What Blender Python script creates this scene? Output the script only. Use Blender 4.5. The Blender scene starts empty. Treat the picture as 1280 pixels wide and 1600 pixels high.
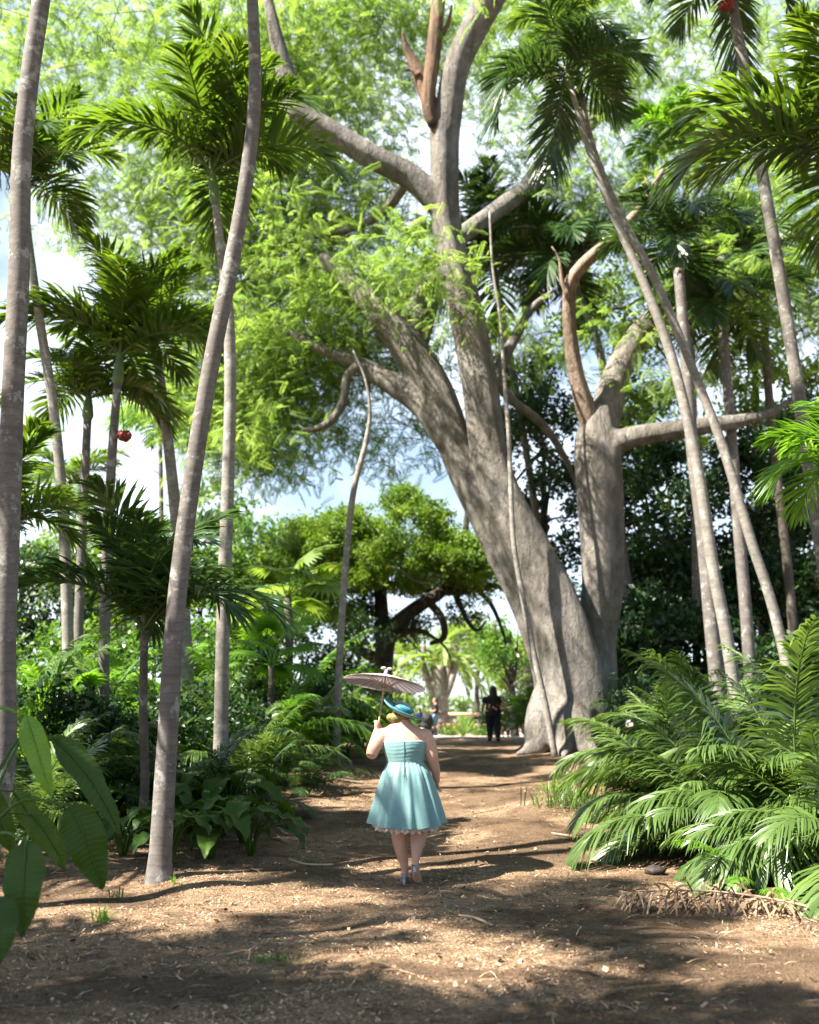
import bpy, math, random
import numpy as np
from mathutils import Vector, Matrix

R = math.radians
rng = np.random.default_rng(7)
random.seed(7)
scene = bpy.context.scene
col = scene.collection

# ------------------------------------------------------------------ camera, sky, sun, exposure
TILT = R(12.0)
CAMZ = 1.5
FPX = 1555.6                       # focal length in pixels of the 1280x1600 photograph (35 mm lens)
cam_d = bpy.data.cameras.new("camera")
cam_d.sensor_fit = 'VERTICAL'
cam_d.sensor_height = 36.0
cam_d.sensor_width = 28.8
cam_d.lens = 35.0
cam_d.clip_start = 0.05
cam_d.clip_end = 2000
cam_d.dof.use_dof = True
cam_d.dof.focus_distance = 9.4
cam_d.dof.aperture_fstop = 1.25
cam = bpy.data.objects.new("camera", cam_d)
cam.location = (0, 0, CAMZ)
cam.rotation_euler = (R(90) + TILT, 0, 0)
col.objects.link(cam)
scene.camera = cam

SUN_EL, SUN_AZ = R(50), R(-116)       # azimuth from +Y, clockwise: the sun stands to the left
sun_dir = Vector((math.sin(SUN_AZ) * math.cos(SUN_EL), math.cos(SUN_AZ) * math.cos(SUN_EL), math.sin(SUN_EL)))
world = bpy.data.worlds.new("World")
scene.world = world
world.use_nodes = True
wn = world.node_tree
wn.nodes.clear()
sky = wn.nodes.new('ShaderNodeTexSky')
sky.sky_type = 'NISHITA'
sky.sun_disc = False
sky.sun_elevation = SUN_EL
sky.sun_rotation = SUN_AZ
sky.air_density = 1.0
sky.dust_density = 0.6
sky.ozone_density = 1.5
wtc = wn.nodes.new('ShaderNodeTexCoord')
wno = wn.nodes.new('ShaderNodeTexNoise')
wno.inputs['Scale'].default_value = 3.0
wno.inputs['Detail'].default_value = 7
wno.inputs['Roughness'].default_value = 0.6
wrp = wn.nodes.new('ShaderNodeValToRGB')
wrp.color_ramp.elements[0].position = 0.40
wrp.color_ramp.elements[0].color = (0.20, 0.20, 0.20, 1)
wrp.color_ramp.elements[1].position = 0.56
wrp.color_ramp.elements[1].color = (0.9, 0.9, 0.9, 1)
wmx = wn.nodes.new('ShaderNodeMix')
wmx.data_type = 'RGBA'
wmx.inputs[7].default_value = (6.2, 6.9, 7.9, 1)
wbg = wn.nodes.new('ShaderNodeBackground')
wbg.inputs['Strength'].default_value = 0.05
wo = wn.nodes.new('ShaderNodeOutputWorld')
wn.links.new(wtc.outputs['Generated'], wno.inputs['Vector'])
wn.links.new(wno.outputs['Fac'], wrp.inputs[0])
# clouds limited to the far end, clear blue behind to lower the ambient light
wsp = wn.nodes.new('ShaderNodeSeparateXYZ')
wn.links.new(wtc.outputs['Generated'], wsp.inputs[0])
wmr = wn.nodes.new('ShaderNodeMapRange')
wmr.inputs['From Min'].default_value = 0.15
wmr.inputs['From Max'].default_value = 0.55
wn.links.new(wsp.outputs[1], wmr.inputs['Value'])
wmu = wn.nodes.new('ShaderNodeMath'); wmu.operation = 'MULTIPLY'
wn.links.new(wrp.outputs[0], wmu.inputs[0]); wn.links.new(wmr.outputs[0], wmu.inputs[1])
wn.links.new(wmu.outputs[0], wmx.inputs[0])
wn.links.new(sky.outputs[0], wmx.inputs[6])
wn.links.new(wmx.outputs[2], wbg.inputs['Color'])
wn.links.new(wbg.outputs[0], wo.inputs['Surface'])

sl = bpy.data.lights.new("sun", 'SUN')
sl.energy = 5.0
sl.angle = R(0.53)
sl.color = (1.0, 0.93, 0.83)
so = bpy.data.objects.new("sun", sl)
so.rotation_euler = (-sun_dir).to_track_quat('-Z', 'Y').to_euler()
so.location = (-30, 0, 40)
col.objects.link(so)
scene.view_settings.view_transform = 'Standard'
scene.view_settings.look = 'None'
scene.view_settings.gamma = 1.0
scene.view_settings.use_curve_mapping = False
scene.view_settings.exposure = 2.32
scene.cycles.max_bounces = 7
scene.cycles.diffuse_bounces = 2
scene.cycles.glossy_bounces = 2
scene.cycles.transmission_bounces = 5
scene.cycles.caustics_reflective = False
scene.cycles.caustics_refractive = False

# ------------------------------------------------------------------ geometry helpers
def P(px, py, Y):
    """the point at distance Y (world y) seen at pixel (px, py) of the photograph"""
    a, u = (px - 640.0) / FPX, (800.0 - py) / FPX
    wy = math.cos(TILT) - u * math.sin(TILT)
    wz = math.sin(TILT) + u * math.cos(TILT)
    s = Y / wy
    return np.array([a * s, Y, CAMZ + wz * s])

_KY = np.array([-60, 7, 8.5, 9.6, 11, 12.5, 14, 16, 18, 20, 22, 24, 27, 31, 36, 45, 60, 2000.])
_KZ = np.array([0.0, 0.0, .02, .057, .14, .25, .36, .50, .62, .72, .80, .86, .92, .95, .96, .97, 1.0, 1.0])
_fy = np.linspace(-60, 120, 1801)
_fz = np.interp(_fy, _KY, _KZ)
_fz = np.convolve(np.pad(_fz, 8, mode='edge'), np.ones(17) / 17, 'valid')

def vnoise(x, y, octaves=4, seed=0):
    """smooth value noise, 0..1"""
    x = np.asarray(x, float); y = np.asarray(y, float); t = 0.0; amp = 1.0; tot = 0.0
    for k in range(octaves):
        xi, yi = np.floor(x), np.floor(y); fx, fy = x - xi, y - yi
        fx, fy = fx * fx * (3 - 2 * fx), fy * fy * (3 - 2 * fy)
        h = lambda a, b: (lambda s: s - np.floor(s))(np.sin(a * 127.1 + b * 311.7 + seed * 17.3 + k * 5.1) * 43758.5453)
        t = t + amp * ((h(xi, yi) * (1 - fx) + h(xi + 1, yi) * fx) * (1 - fy) + (h(xi, yi + 1) * (1 - fx) + h(xi + 1, yi + 1) * fx) * fy)
        tot += amp; amp *= .55; x = x * 2.03 + 7.7; y = y * 2.03 + 3.1
    return t / tot

def g(x, y):
    """height of the ground"""
    x = np.asarray(x, float); y = np.asarray(y, float)
    z = np.interp(y, _fy, _fz)
    z = z + 0.16 * np.exp(-((x - 2.0) / .9) ** 2 - ((y - 13.6) / 1.8) ** 2)
    z = z + 0.20 * np.exp(-((x - 3.9) / 2.2) ** 2 - ((y - 22.5) / 2.5) ** 2)
    z = z + 0.10 * np.exp(-((x + 1.9) / .8) ** 2 - ((y - 17.0) / 3.5) ** 2)
    n = (np.sin(x * 2.3 + y * .9) * np.sin(y * 1.7 - x * .6) * .022 + np.sin(x * 5.1 - y * 2.2 + 1) * np.sin(y * 4.3 + x) * .010)
    n = n + .07 * (vnoise(x * 1.9 + y * .5, y * 2.6, 3, 9) - .5)
    return z + n * np.clip((60 - y) / 30, 0, 1)

def G(px, py, y0=3.0, y1=60.0):
    """where the line of sight through pixel (px, py) meets the ground"""
    for Y in np.arange(y0, y1, .02):
        p = P(px, py, Y)
        if p[2] <= g(p[0], Y):
            return np.array([p[0], Y, float(g(p[0], Y))])
    p = P(px, py, y1)
    return np.array([p[0], y1, float(g(p[0], y1))])

def onground(px, Y):
    x = (px - 640.0) / FPX * Y * 1.005
    return np.array([x, Y, float(g(x, Y))])

def soil_shade(x, y):
    """where trodden earth, and dapple shade put into the colour, darken the mulch"""
    n = vnoise(np.asarray(x) * .8, np.asarray(y) * 1.1, 5, 3)
    return np.clip((n - .47) / .11, 0, 1)

def nrm(v):
    v = np.asarray(v, float)
    return v / np.maximum(np.linalg.norm(v, axis=-1, keepdims=True), 1e-9)

class MB:
    """collects quads and triangles, then links them as one mesh"""
    def __init__(s):
        s.V, s.Q, s.T, s.C, s.n = [], [], [], [], 0
    def add(s, v, q=None, t=None, tint=.5):
        v = np.asarray(v, float).reshape(-1, 3)
        if q is not None and len(q): s.Q.append(np.asarray(q, np.int64).reshape(-1, 4) + s.n)
        if t is not None and len(t): s.T.append(np.asarray(t, np.int64).reshape(-1, 3) + s.n)
        s.V.append(v)
        s.C.append(np.broadcast_to(np.asarray(tint, float), (len(v),)).copy())
        s.n += len(v)
    def stamp(s, bv, bq, M, O, tint):
        """copies of a small shape: M (n,3,3), O (n,3), tint (n,)"""
        n, k = len(O), len(bv)
        v = np.einsum('nij,kj->nki', M, bv) + O[:, None, :]
        q = (np.asarray(bq)[None] + (np.arange(n) * k)[:, None, None]).reshape(-1, 4)
        s.add(v.reshape(-1, 3), q, tint=np.repeat(tint, k))
    def tube(s, pts, rad, sides=8, flute=0, nfl=5, tint=.5, cap=True, sub=1, squash=1.0, tw=0.0):
        pts = np.asarray(pts, float); rad = np.asarray(rad, float)
        if sub > 1: pts, rad = spline(pts, rad, sub)
        n = len(pts)
        T = nrm(np.gradient(pts, axis=0))
        ref = np.array([1., 0, 0]) if abs(T[0][0]) < .8 else np.array([0, 1., 0])
        A = np.zeros_like(pts)
        a = nrm(ref - T[0] * ref.dot(T[0]))
        for i in range(n):
            a = nrm(a - T[i] * a.dot(T[i])); A[i] = a
        B = np.cross(T, A)
        th = np.linspace(0, 2 * np.pi, sides, endpoint=False)
        rr = np.ones((n, sides))
        if flute:
            ph = np.linspace(0, tw, n)[:, None]
            rr = 1 + flute * np.cos(nfl * (th[None] + ph)) + flute * .6 * np.cos((nfl - 2) * th[None] + 1.3 - ph * 2)
        ring = pts[:, None] + rad[:, None, None] * rr[..., None] * (np.cos(th)[None, :, None] * A[:, None] + squash * np.sin(th)[None, :, None] * B[:, None])
        i, j = np.meshgrid(np.arange(n - 1), np.arange(sides), indexing='ij')
        j2 = (j + 1) % sides
        q = np.stack([i * sides + j, i * sides + j2, (i + 1) * sides + j2, (i + 1) * sides + j], -1).reshape(-1, 4)
        v = ring.reshape(-1, 3); t = None
        if cap:
            v = np.vstack([v, pts[0], pts[-1]])
            k = np.arange(sides); k2 = (k + 1) % sides
            t = np.vstack([np.stack([k2, k, np.full(sides, n * sides)], -1),
                           np.stack([(n - 1) * sides + k, (n - 1) * sides + k2, np.full(sides, n * sides + 1)], -1)])
        s.add(v, q, t, tint)
    def ball(s, c, r, nu=12, nv=8, tint=.5, M=None):
        r = np.broadcast_to(np.asarray(r, float), (3,))
        u = np.linspace(0, 2 * np.pi, nu, endpoint=False); w = np.linspace(0, np.pi, nv + 1)[1:-1]
        W, U = np.meshgrid(w, u, indexing='ij')
        v = np.stack([np.sin(W) * np.cos(U), np.sin(W) * np.sin(U), np.cos(W)], -1).reshape(-1, 3)
        v = np.vstack([v, [0, 0, 1], [0, 0, -1]]) * r
        if M is not None: v = v @ np.asarray(M).T
        m = nv - 1
        i, j = np.meshgrid(np.arange(m - 1), np.arange(nu), indexing='ij'); j2 = (j + 1) % nu
        q = np.stack([i * nu + j, (i + 1) * nu + j, (i + 1) * nu + j2, i * nu + j2], -1).reshape(-1, 4)
        k = np.arange(nu); k2 = (k + 1) % nu
        t = np.vstack([np.stack([k, k2, np.full(nu, m * nu)], -1), np.stack([(m - 1) * nu + k2, (m - 1) * nu + k, np.full(nu, m * nu + 1)], -1)])
        s.add(v + np.asarray(c, float), q, t, tint)
    def box(s, c, size, rz=0.0, tint=.5):
        h = np.asarray(size, float) / 2
        v = np.array([[x, y, z] for x in (-1, 1) for y in (-1, 1) for z in (-1, 1)], float) * h
        ca, sa = math.cos(rz), math.sin(rz)
        v = np.stack([v[:, 0] * ca - v[:, 1] * sa, v[:, 0] * sa + v[:, 1] * ca, v[:, 2]], -1) + np.asarray(c, float)
        s.add(v, [[0, 1, 3, 2], [4, 6, 7, 5], [0, 4, 5, 1], [2, 3, 7, 6], [0, 2, 6, 4], [1, 5, 7, 3]], tint=tint)
    def grid(s, V, tint=.5, close=False):
        """V (n,m,3) as a sheet; close joins the last column to the first"""
        n, m = V.shape[:2]
        i, j = np.meshgrid(np.arange(n - 1), np.arange(m if close else m - 1), indexing='ij')
        j2 = (j + 1) % m
        q = np.stack([i * m + j, i * m + j2, (i + 1) * m + j2, (i + 1) * m + j], -1).reshape(-1, 4)
        s.add(V.reshape(-1, 3), q, tint=tint)
    def mesh(s, name, mat, smooth=True, origin=None):
        V = np.vstack(s.V)
        if origin is not None: V = V - np.asarray(origin)
        me = bpy.data.meshes.new(name)
        Q = np.vstack(s.Q) if s.Q else np.zeros((0, 4), np.int64)
        T = np.vstack(s.T) if s.T else np.zeros((0, 3), np.int64)
        me.vertices.add(len(V)); me.vertices.foreach_set('co', V.astype(np.float32).ravel())
        nl = Q.size + T.size
        me.loops.add(nl); me.loops.foreach_set('vertex_index', np.concatenate([Q.ravel(), T.ravel()]).astype(np.int32))
        me.polygons.add(len(Q) + len(T))
        st = np.concatenate([np.arange(len(Q)) * 4, Q.size + np.arange(len(T)) * 3])
        me.polygons.foreach_set('loop_start', st.astype(np.int32))
        if smooth: me.polygons.foreach_set('use_smooth', np.ones(len(Q) + len(T), bool))
        at = me.attributes.new('tint', 'FLOAT', 'POINT')
        at.data.foreach_set('value', np.concatenate(s.C).astype(np.float32))
        me.update(calc_edges=True)
        me.materials.append(mat)
        return me
    def build(s, name, mat, parent=None, smooth=True, origin=None):
        return put(name, s.mesh(name, mat, smooth, origin), parent)

def put(name, me, parent=None, loc=None, rot=None, scale=None):
    o = bpy.data.objects.new(name, me)
    col.objects.link(o)
    if parent is not None: o.parent = parent
    if loc is not None: o.location = loc
    if rot is not None: o.rotation_euler = rot
    if scale is not None: o.scale = (scale,) * 3 if np.isscalar(scale) else scale
    return o

def tag(o, label=None, cat=None, group=None, kind=None):
    if label: o['label'] = label
    if cat: o['category'] = cat
    if group: o['group'] = group
    if kind: o['kind'] = kind
    return o

def thing(name, label, cat, loc, group=None, rz=0.0):
    o = bpy.data.objects.new(name, None)
    o.empty_display_size = .2
    col.objects.link(o)
    o.location = [float(c) for c in loc]
    o.rotation_euler = (0, 0, rz)
    return tag(o, label, cat, group)

def spline(p, r, sub):
    """Catmull-Rom through the points"""
    p = np.asarray(p, float); r = np.asarray(r, float)
    pp = np.vstack([2 * p[0] - p[1], p, 2 * p[-1] - p[-2]])
    n = len(p); out, ro = [], []
    for i in range(n - 1):
        a, b, c, d = pp[i:i + 4]
        for k in range(sub):
            t = k / sub
            out.append(.5 * ((2 * b) + (c - a) * t + (2 * a - 5 * b + 4 * c - d) * t * t + (3 * b - a - 3 * c + d) * t ** 3))
            ro.append(r[i] + (r[i + 1] - r[i]) * t)
    out.append(p[-1]); ro.append(r[-1])
    return np.array(out), np.array(ro)

def rotm(az, el, roll):
    """(n,3,3) frames: x axis points to azimuth/elevation, rolled about it"""
    ca, sa, ce, se, cr, sr = np.cos(az), np.sin(az), np.cos(el), np.sin(el), np.cos(roll), np.sin(roll)
    X = np.stack([ca * ce, sa * ce, se], -1)
    Y0 = np.stack([-sa, ca, 0 * ca], -1)
    Z0 = np.cross(X, Y0)
    Y = Y0 * cr[:, None] + Z0 * sr[:, None]
    Z = np.cross(X, Y)
    return np.stack([X, Y, Z], -1)

def remeshed(mb, name, mat, voxel, smooth=4, parent=None, origin=None):
    """one continuous skin over overlapping closed shapes"""
    o = mb.build(name + '_raw', mat, None, True, origin)
    m = o.modifiers.new('r', 'REMESH'); m.mode = 'VOXEL'; m.voxel_size = voxel; m.use_smooth_shade = True
    if smooth:
        k = o.modifiers.new('s', 'SMOOTH'); k.iterations = smooth; k.factor = .5
    dg = bpy.context.evaluated_depsgraph_get()
    dg.update()
    me = bpy.data.meshes.new_from_object(o.evaluated_get(dg))
    me.name = name
    old = o.data
    bpy.data.objects.remove(o); bpy.data.meshes.remove(old)
    me.materials.clear(); me.materials.append(mat)
    me.polygons.foreach_set('use_smooth', np.ones(len(me.polygons), bool))
    return put(name, me, parent)

# ------------------------------------------------------------------ materials
class NT:
    def __init__(s, name):
        s.m = bpy.data.materials.new(name); s.m.use_nodes = True
        s.t = s.m.node_tree
        s.b = s.t.nodes['Principled BSDF']; s.o = s.t.nodes['Material Output']
    def n(s, kind, **kw):
        x = s.t.nodes.new(kind)
        for k, v in kw.items():
            if k.startswith('i_'):
                x.inputs[k[2:].replace('_', ' ')].default_value = v
            else: setattr(x, k, v)
        return x
    def l(s, a, b): s.t.links.new(a, b)
    def mix(s, f, a, b, mode='MIX'):
        x = s.n('ShaderNodeMix', data_type='RGBA', blend_type=mode)
        for sock, v in ((x.inputs[0], f), (x.inputs[6], a), (x.inputs[7], b)):
            if isinstance(v, (int, float)): sock.default_value = v
            elif isinstance(v, tuple): sock.default_value = (*v, 1)
            else: s.l(v, sock)
        return x.outputs[2]
    def ramp(s, f, stops):
        x = s.n('ShaderNodeValToRGB')
        e = x.color_ramp.elements
        while len(e) < len(stops): e.new(.5)
        for k, (p, c) in enumerate(stops):
            e[k].position = p; e[k].color = (*c, 1) if len(c) == 3 else c
        s.l(f, x.inputs[0]); return x.outputs[0]
    def math(s, op, a, b):
        x = s.n('ShaderNodeMath', operation=op)
        for sock, v in ((x.inputs[0], a), (x.inputs[1], b)):
            if isinstance(v, (int, float)): sock.default_value = v
            else: s.l(v, sock)
        return x.outputs[0]
    def noise(s, scale, detail=5, rough=.6, vec=None, out='Fac'):
        x = s.n('ShaderNodeTexNoise'); x.inputs['Scale'].default_value = scale
        x.inputs['Detail'].default_value = detail; x.inputs['Roughness'].default_value = rough
        if vec is not None: s.l(vec, x.inputs['Vector'])
        return x.outputs[out]
    def obj(s): return s.n('ShaderNodeTexCoord').outputs['Object']
    def bump(s, h, strength=.5, dist=.02):
        x = s.n('ShaderNodeBump'); x.inputs['Strength'].default_value = strength; x.inputs['Distance'].default_value = dist
        s.l(h, x.inputs['Height']); s.l(x.outputs[0], s.b.inputs['Normal'])
    def mapping(s, vec, scale):
        x = s.n('ShaderNodeMapping'); x.inputs['Scale'].default_value = scale
        s.l(vec, x.inputs['Vector']); return x.outputs[0]

def plain(name, c, rough=.6, var=.15, scale=30, sheen=0.0, spec=.4, bump=0.0):
    n = NT(name)
    f = n.noise(scale, 4, .6, n.obj())
    lo = tuple(x * (1 - var) for x in c); hi = tuple(min(1, x * (1 + var)) for x in c)
    n.l(n.ramp(f, [(.3, lo), (.7, hi)]), n.b.inputs['Base Color'])
    n.b.inputs['Roughness'].default_value = rough
    n.b.inputs['Specular IOR Level'].default_value = spec
    if sheen: n.b.inputs['Sheen Weight'].default_value = sheen
    if bump: n.bump(f, bump, .01)
    return n.m

def leaf(name, dark, mid, light, trans=.35, tcol=None, rough=.38, spec=.5):
    n = NT(name)
    a = n.n('ShaderNodeAttribute', attribute_name='tint').outputs['Fac']
    r = n.n('ShaderNodeObjectInfo').outputs['Random']
    f = n.math('ADD', n.math('MULTIPLY', a, .75), n.math('MULTIPLY', r, .25))
    c = n.ramp(f, [(.1, dark), (.5, mid), (.9, light)])
    n.l(c, n.b.inputs['Base Color'])
    n.b.inputs['Roughness'].default_value = rough
    n.b.inputs['Specular IOR Level'].default_value = spec
    tr = n.n('ShaderNodeBsdfTranslucent')
    tc = n.mix(1.0, c, tcol or (2.6, 2.4, 1.2), 'MULTIPLY')
    n.l(tc, tr.inputs['Color'])
    mx = n.n('ShaderNodeMixShader'); mx.inputs[0].default_value = trans
    n.l(n.b.outputs[0], mx.inputs[1]); n.l(tr.outputs[0], mx.inputs[2])
    n.l(mx.outputs[0], n.o.inputs['Surface'])
    return n.m

def bark_palm(name, c, ring=9.0, lichen=.5):
    n = NT(name)
    o = n.obj()
    sep = n.n('ShaderNodeSeparateXYZ'); n.l(o, sep.inputs[0])
    d = n.noise(2.2, 4, .6, o)
    z = n.math('ADD', n.math('MULTIPLY', sep.outputs[2], ring), n.math('MULTIPLY', d, 2.6))
    w = n.math('FRACT', z, 0.0)
    line = n.ramp(w, [(0.0, (0.55, 0.55, 0.55)), (.10, (1, 1, 1)), (.88, (.86, .86, .86)), (1.0, (.6, .6, .6))])
    base = n.ramp(n.noise(7, 6, .65, o), [(.3, tuple(x * .62 for x in c)), (.55, c), (.75, tuple(x * 1.45 for x in c))])
    c1 = n.mix(.75, base, line, 'MULTIPLY')
    li = n.ramp(n.noise(5.5, 5, .7, o, 'Fac'), [(.555, (0, 0, 0)), (.62, (lichen,) * 3)])
    c2 = n.mix(li, c1, (.40, .40, .36))
    n.l(c2, n.b.inputs['Base Color'])
    n.b.inputs['Roughness'].default_value = .85
    n.bump(n.math('ADD', w, n.noise(40, 4, .6, o)), .35, .01)
    return n.m

def bark_tree(name, c, speck=.6, streak=(3, 3, .8)):
    n = NT(name)
    o = n.obj()
    a = n.noise(1.6, 8, .65, n.mapping(o, streak))
    base = n.ramp(a, [(.28, tuple(x * .5 for x in c)), (.5, c), (.72, tuple(x * 1.5 for x in c))])
    v = n.n('ShaderNodeTexVoronoi'); v.inputs['Scale'].default_value = 7.0
    n.l(o, v.inputs['Vector'])
    sp = n.ramp(v.outputs['Distance'], [(.07, (speck,) * 3), (.13, (0, 0, 0))])
    sp2 = n.mix(1.0, sp, n.ramp(n.noise(1.3, 3, .6, o), [(.5, (0, 0, 0)), (.6, (1, 1, 1))]), 'MULTIPLY')
    c2 = n.mix(sp2, base, (.50, .50, .46))
    n.l(c2, n.b.inputs['Base Color'])
    n.b.inputs['Roughness'].default_value = .85
    fine = n.noise(14, 8, .7, n.mapping(o, (1, 1, .45)))
    cr = n.n('ShaderNodeTexVoronoi', feature='DISTANCE_TO_EDGE'); cr.inputs['Scale'].default_value = 5.0
    dv = n.n('ShaderNodeVectorMath', operation='MULTIPLY_ADD'); n.l(n.noise(3.0, 5, .6, o, 'Color'), dv.inputs[0]); dv.inputs[1].default_value = (.5, .5, .5); n.l(n.mapping(o, (1.3, 1.3, .35)), dv.inputs[2])
    n.l(dv.outputs[0], cr.inputs['Vector'])
    fis = n.ramp(cr.outputs['Distance'], [(0.0, (0, 0, 0)), (.055, (1, 1, 1))])
    blot = n.ramp(n.noise(.9, 6, .65, o), [(.42, (1, 1, 1)), (.60, (.55, .53, .46))])
    c3 = n.mix(.22, n.mix(.9, c2, blot, 'MULTIPLY'), fis, 'MULTIPLY')
    n.l(c3, n.b.inputs['Base Color'])
    n.bump(n.math('ADD', n.math('MULTIPLY', fis, .25), n.math('ADD', n.math('MULTIPLY', a, 2.4), fine)), .8, .07)
    return n.m

M = {}
M['frond'] = leaf('palm_leaf', (.020, .050, .010), (.046, .098, .014), (.105, .175, .026), .38, (3.4, 2.8, 1.0), rough=.33)
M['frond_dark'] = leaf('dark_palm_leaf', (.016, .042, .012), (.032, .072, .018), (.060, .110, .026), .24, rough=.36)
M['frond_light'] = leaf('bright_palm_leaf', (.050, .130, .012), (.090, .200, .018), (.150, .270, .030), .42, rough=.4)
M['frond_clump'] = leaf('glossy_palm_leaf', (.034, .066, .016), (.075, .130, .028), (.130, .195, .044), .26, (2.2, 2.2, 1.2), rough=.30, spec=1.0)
M['feather'] = leaf('feathery_leaf', (.062, .120, .026), (.135, .225, .048), (.260, .360, .095), .58, (1.72, 1.68, 1.05), rough=.55, spec=.25)
M['vine_leaf'] = leaf('vine_leaf', (.060, .120, .014), (.110, .190, .020), (.180, .270, .034), .32, rough=.5, spec=.3)
M['leaf_mid'] = leaf('green_leaf', (.030, .080, .010), (.060, .140, .016), (.110, .200, .024), .35, rough=.45)
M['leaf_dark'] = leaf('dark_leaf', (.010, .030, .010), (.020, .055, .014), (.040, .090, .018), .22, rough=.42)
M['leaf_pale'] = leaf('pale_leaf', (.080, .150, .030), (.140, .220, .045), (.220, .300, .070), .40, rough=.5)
M['broad'] = leaf('broad_leaf', (.018, .048, .008), (.034, .078, .010), (.058, .118, .014), .26, (3.4, 2.8, .9), rough=.5, spec=.3)
M['broad_bright'] = leaf('bright_broad_leaf', (.060, .150, .014), (.100, .220, .018), (.150, .280, .028), .40, rough=.42)
M['dry'] = leaf('dry_leaf', (.085, .050, .030), (.230, .150, .095), (.420, .330, .235), .15, (1.3, 1.1, .9), rough=.7, spec=.2)
M['bark_palm'] = bark_palm('palm_bark', (.140, .124, .110), 12.0)
M['bark_palm_light'] = bark_palm('pale_palm_bark', (.215, .195, .168), 10.0, .6)
M['bark_palm_dark'] = bark_palm('dark_palm_bark', (.090, .072, .055), 8.0, .25)
M['crownshaft'] = plain('crownshaft_green', (.085, .130, .035), .45, .3, 6)
M['bark_tree'] = bark_tree('grey_tree_bark', (.190, .172, .150), .9)
M['bark_brown'] = bark_tree('brown_branch_bark', (.200, .115, .065), .1, (6, 6, .8))
M['bark_bare'] = bark_tree('bare_branch_bark', (.300, .220, .160), .1, (6, 6, .8))
M['bark_dark'] = bark_tree('dark_tree_bark', (.055, .045, .036), .1)
M['fruit'] = plain('red_fruit', (.16, .016, .010), .5, .5, 30)
M['skin'] = plain('skin', (.52, .30, .215), .5, .06, 14, spec=.35)
M['skin2'] = plain('tan_skin', (.42, .22, .14), .5, .06, 14)

def m_ground():
    n = NT('mulch')
    o = n.obj()
    big = n.noise(.55, 5, .6, o)
    mid = n.noise(4.0, 7, .7, n.mapping(o, (1, 1.5, 1)))
    fine = n.noise(55, 6, .75, n.mapping(o, (1, 1.6, 1)))
    v = n.n('ShaderNodeTexVoronoi'); v.inputs['Scale'].default_value = 46.0; v.inputs['Randomness'].default_value = 1
    n.l(n.mapping(o, (1, 2.0, 1)), v.inputs['Vector'])
    cells = n.ramp(v.outputs['Color'], [(.15, (.120, .070, .040)), (.5, (.460, .305, .180)), (.85, (.720, .545, .375))])
    c = n.mix(.55, cells, n.ramp(fine, [(.3, (.110, .064, .036)), (.55, (.450, .292, .170)), (.75, (.72, .535, .365))]))
    c = n.mix(n.ramp(mid, [(.47, (0, 0, 0)), (.66, (.85, .85, .85))]), c, (.060, .040, .027))
    st = n.n('ShaderNodeAttribute', attribute_name='tint').outputs['Fac']
    c = n.mix(n.math('MULTIPLY', n.math('MULTIPLY', st, .85), n.ramp(fine, [(.3, (1, 1, 1)), (.8, (.45, .45, .45))])), c, (.050, .030, .018))  # mulch darkened: bare earth, plus leaf dapple painted into the colour
    c = n.mix(n.ramp(big, [(.46, (0, 0, 0)), (.62, (.4, .4, .4))]), c, (.380, .250, .150))
    n.l(c, n.b.inputs['Base Color'])
    n.b.inputs['Roughness'].default_value = .95
    n.b.inputs['Specular IOR Level'].default_value = .15
    h = n.math('ADD', n.math('MULTIPLY', mid, 2.2), n.math('ADD', fine, n.math('MULTIPLY', v.outputs['Distance'], .8)))
    n.bump(h, 1.0, .045)
    return n.m
M['ground'] = m_ground()
def m_chips():
    n = NT('mulch_chip')
    a = n.n('ShaderNodeAttribute', attribute_name='tint').outputs['Fac']
    n.l(n.ramp(a, [(.0, (.040, .023, .014)), (.25, (.215, .125, .066)), (.72, (.49, .330, .198)), (1.0, (.68, .53, .37))]), n.b.inputs['Base Color'])
    n.b.inputs['Roughness'].default_value = .85
    return n.m
M['chips'] = m_chips()
M['paving'] = plain('pale_paving', (.36, .29, .25), .9, .2, 3)

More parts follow.
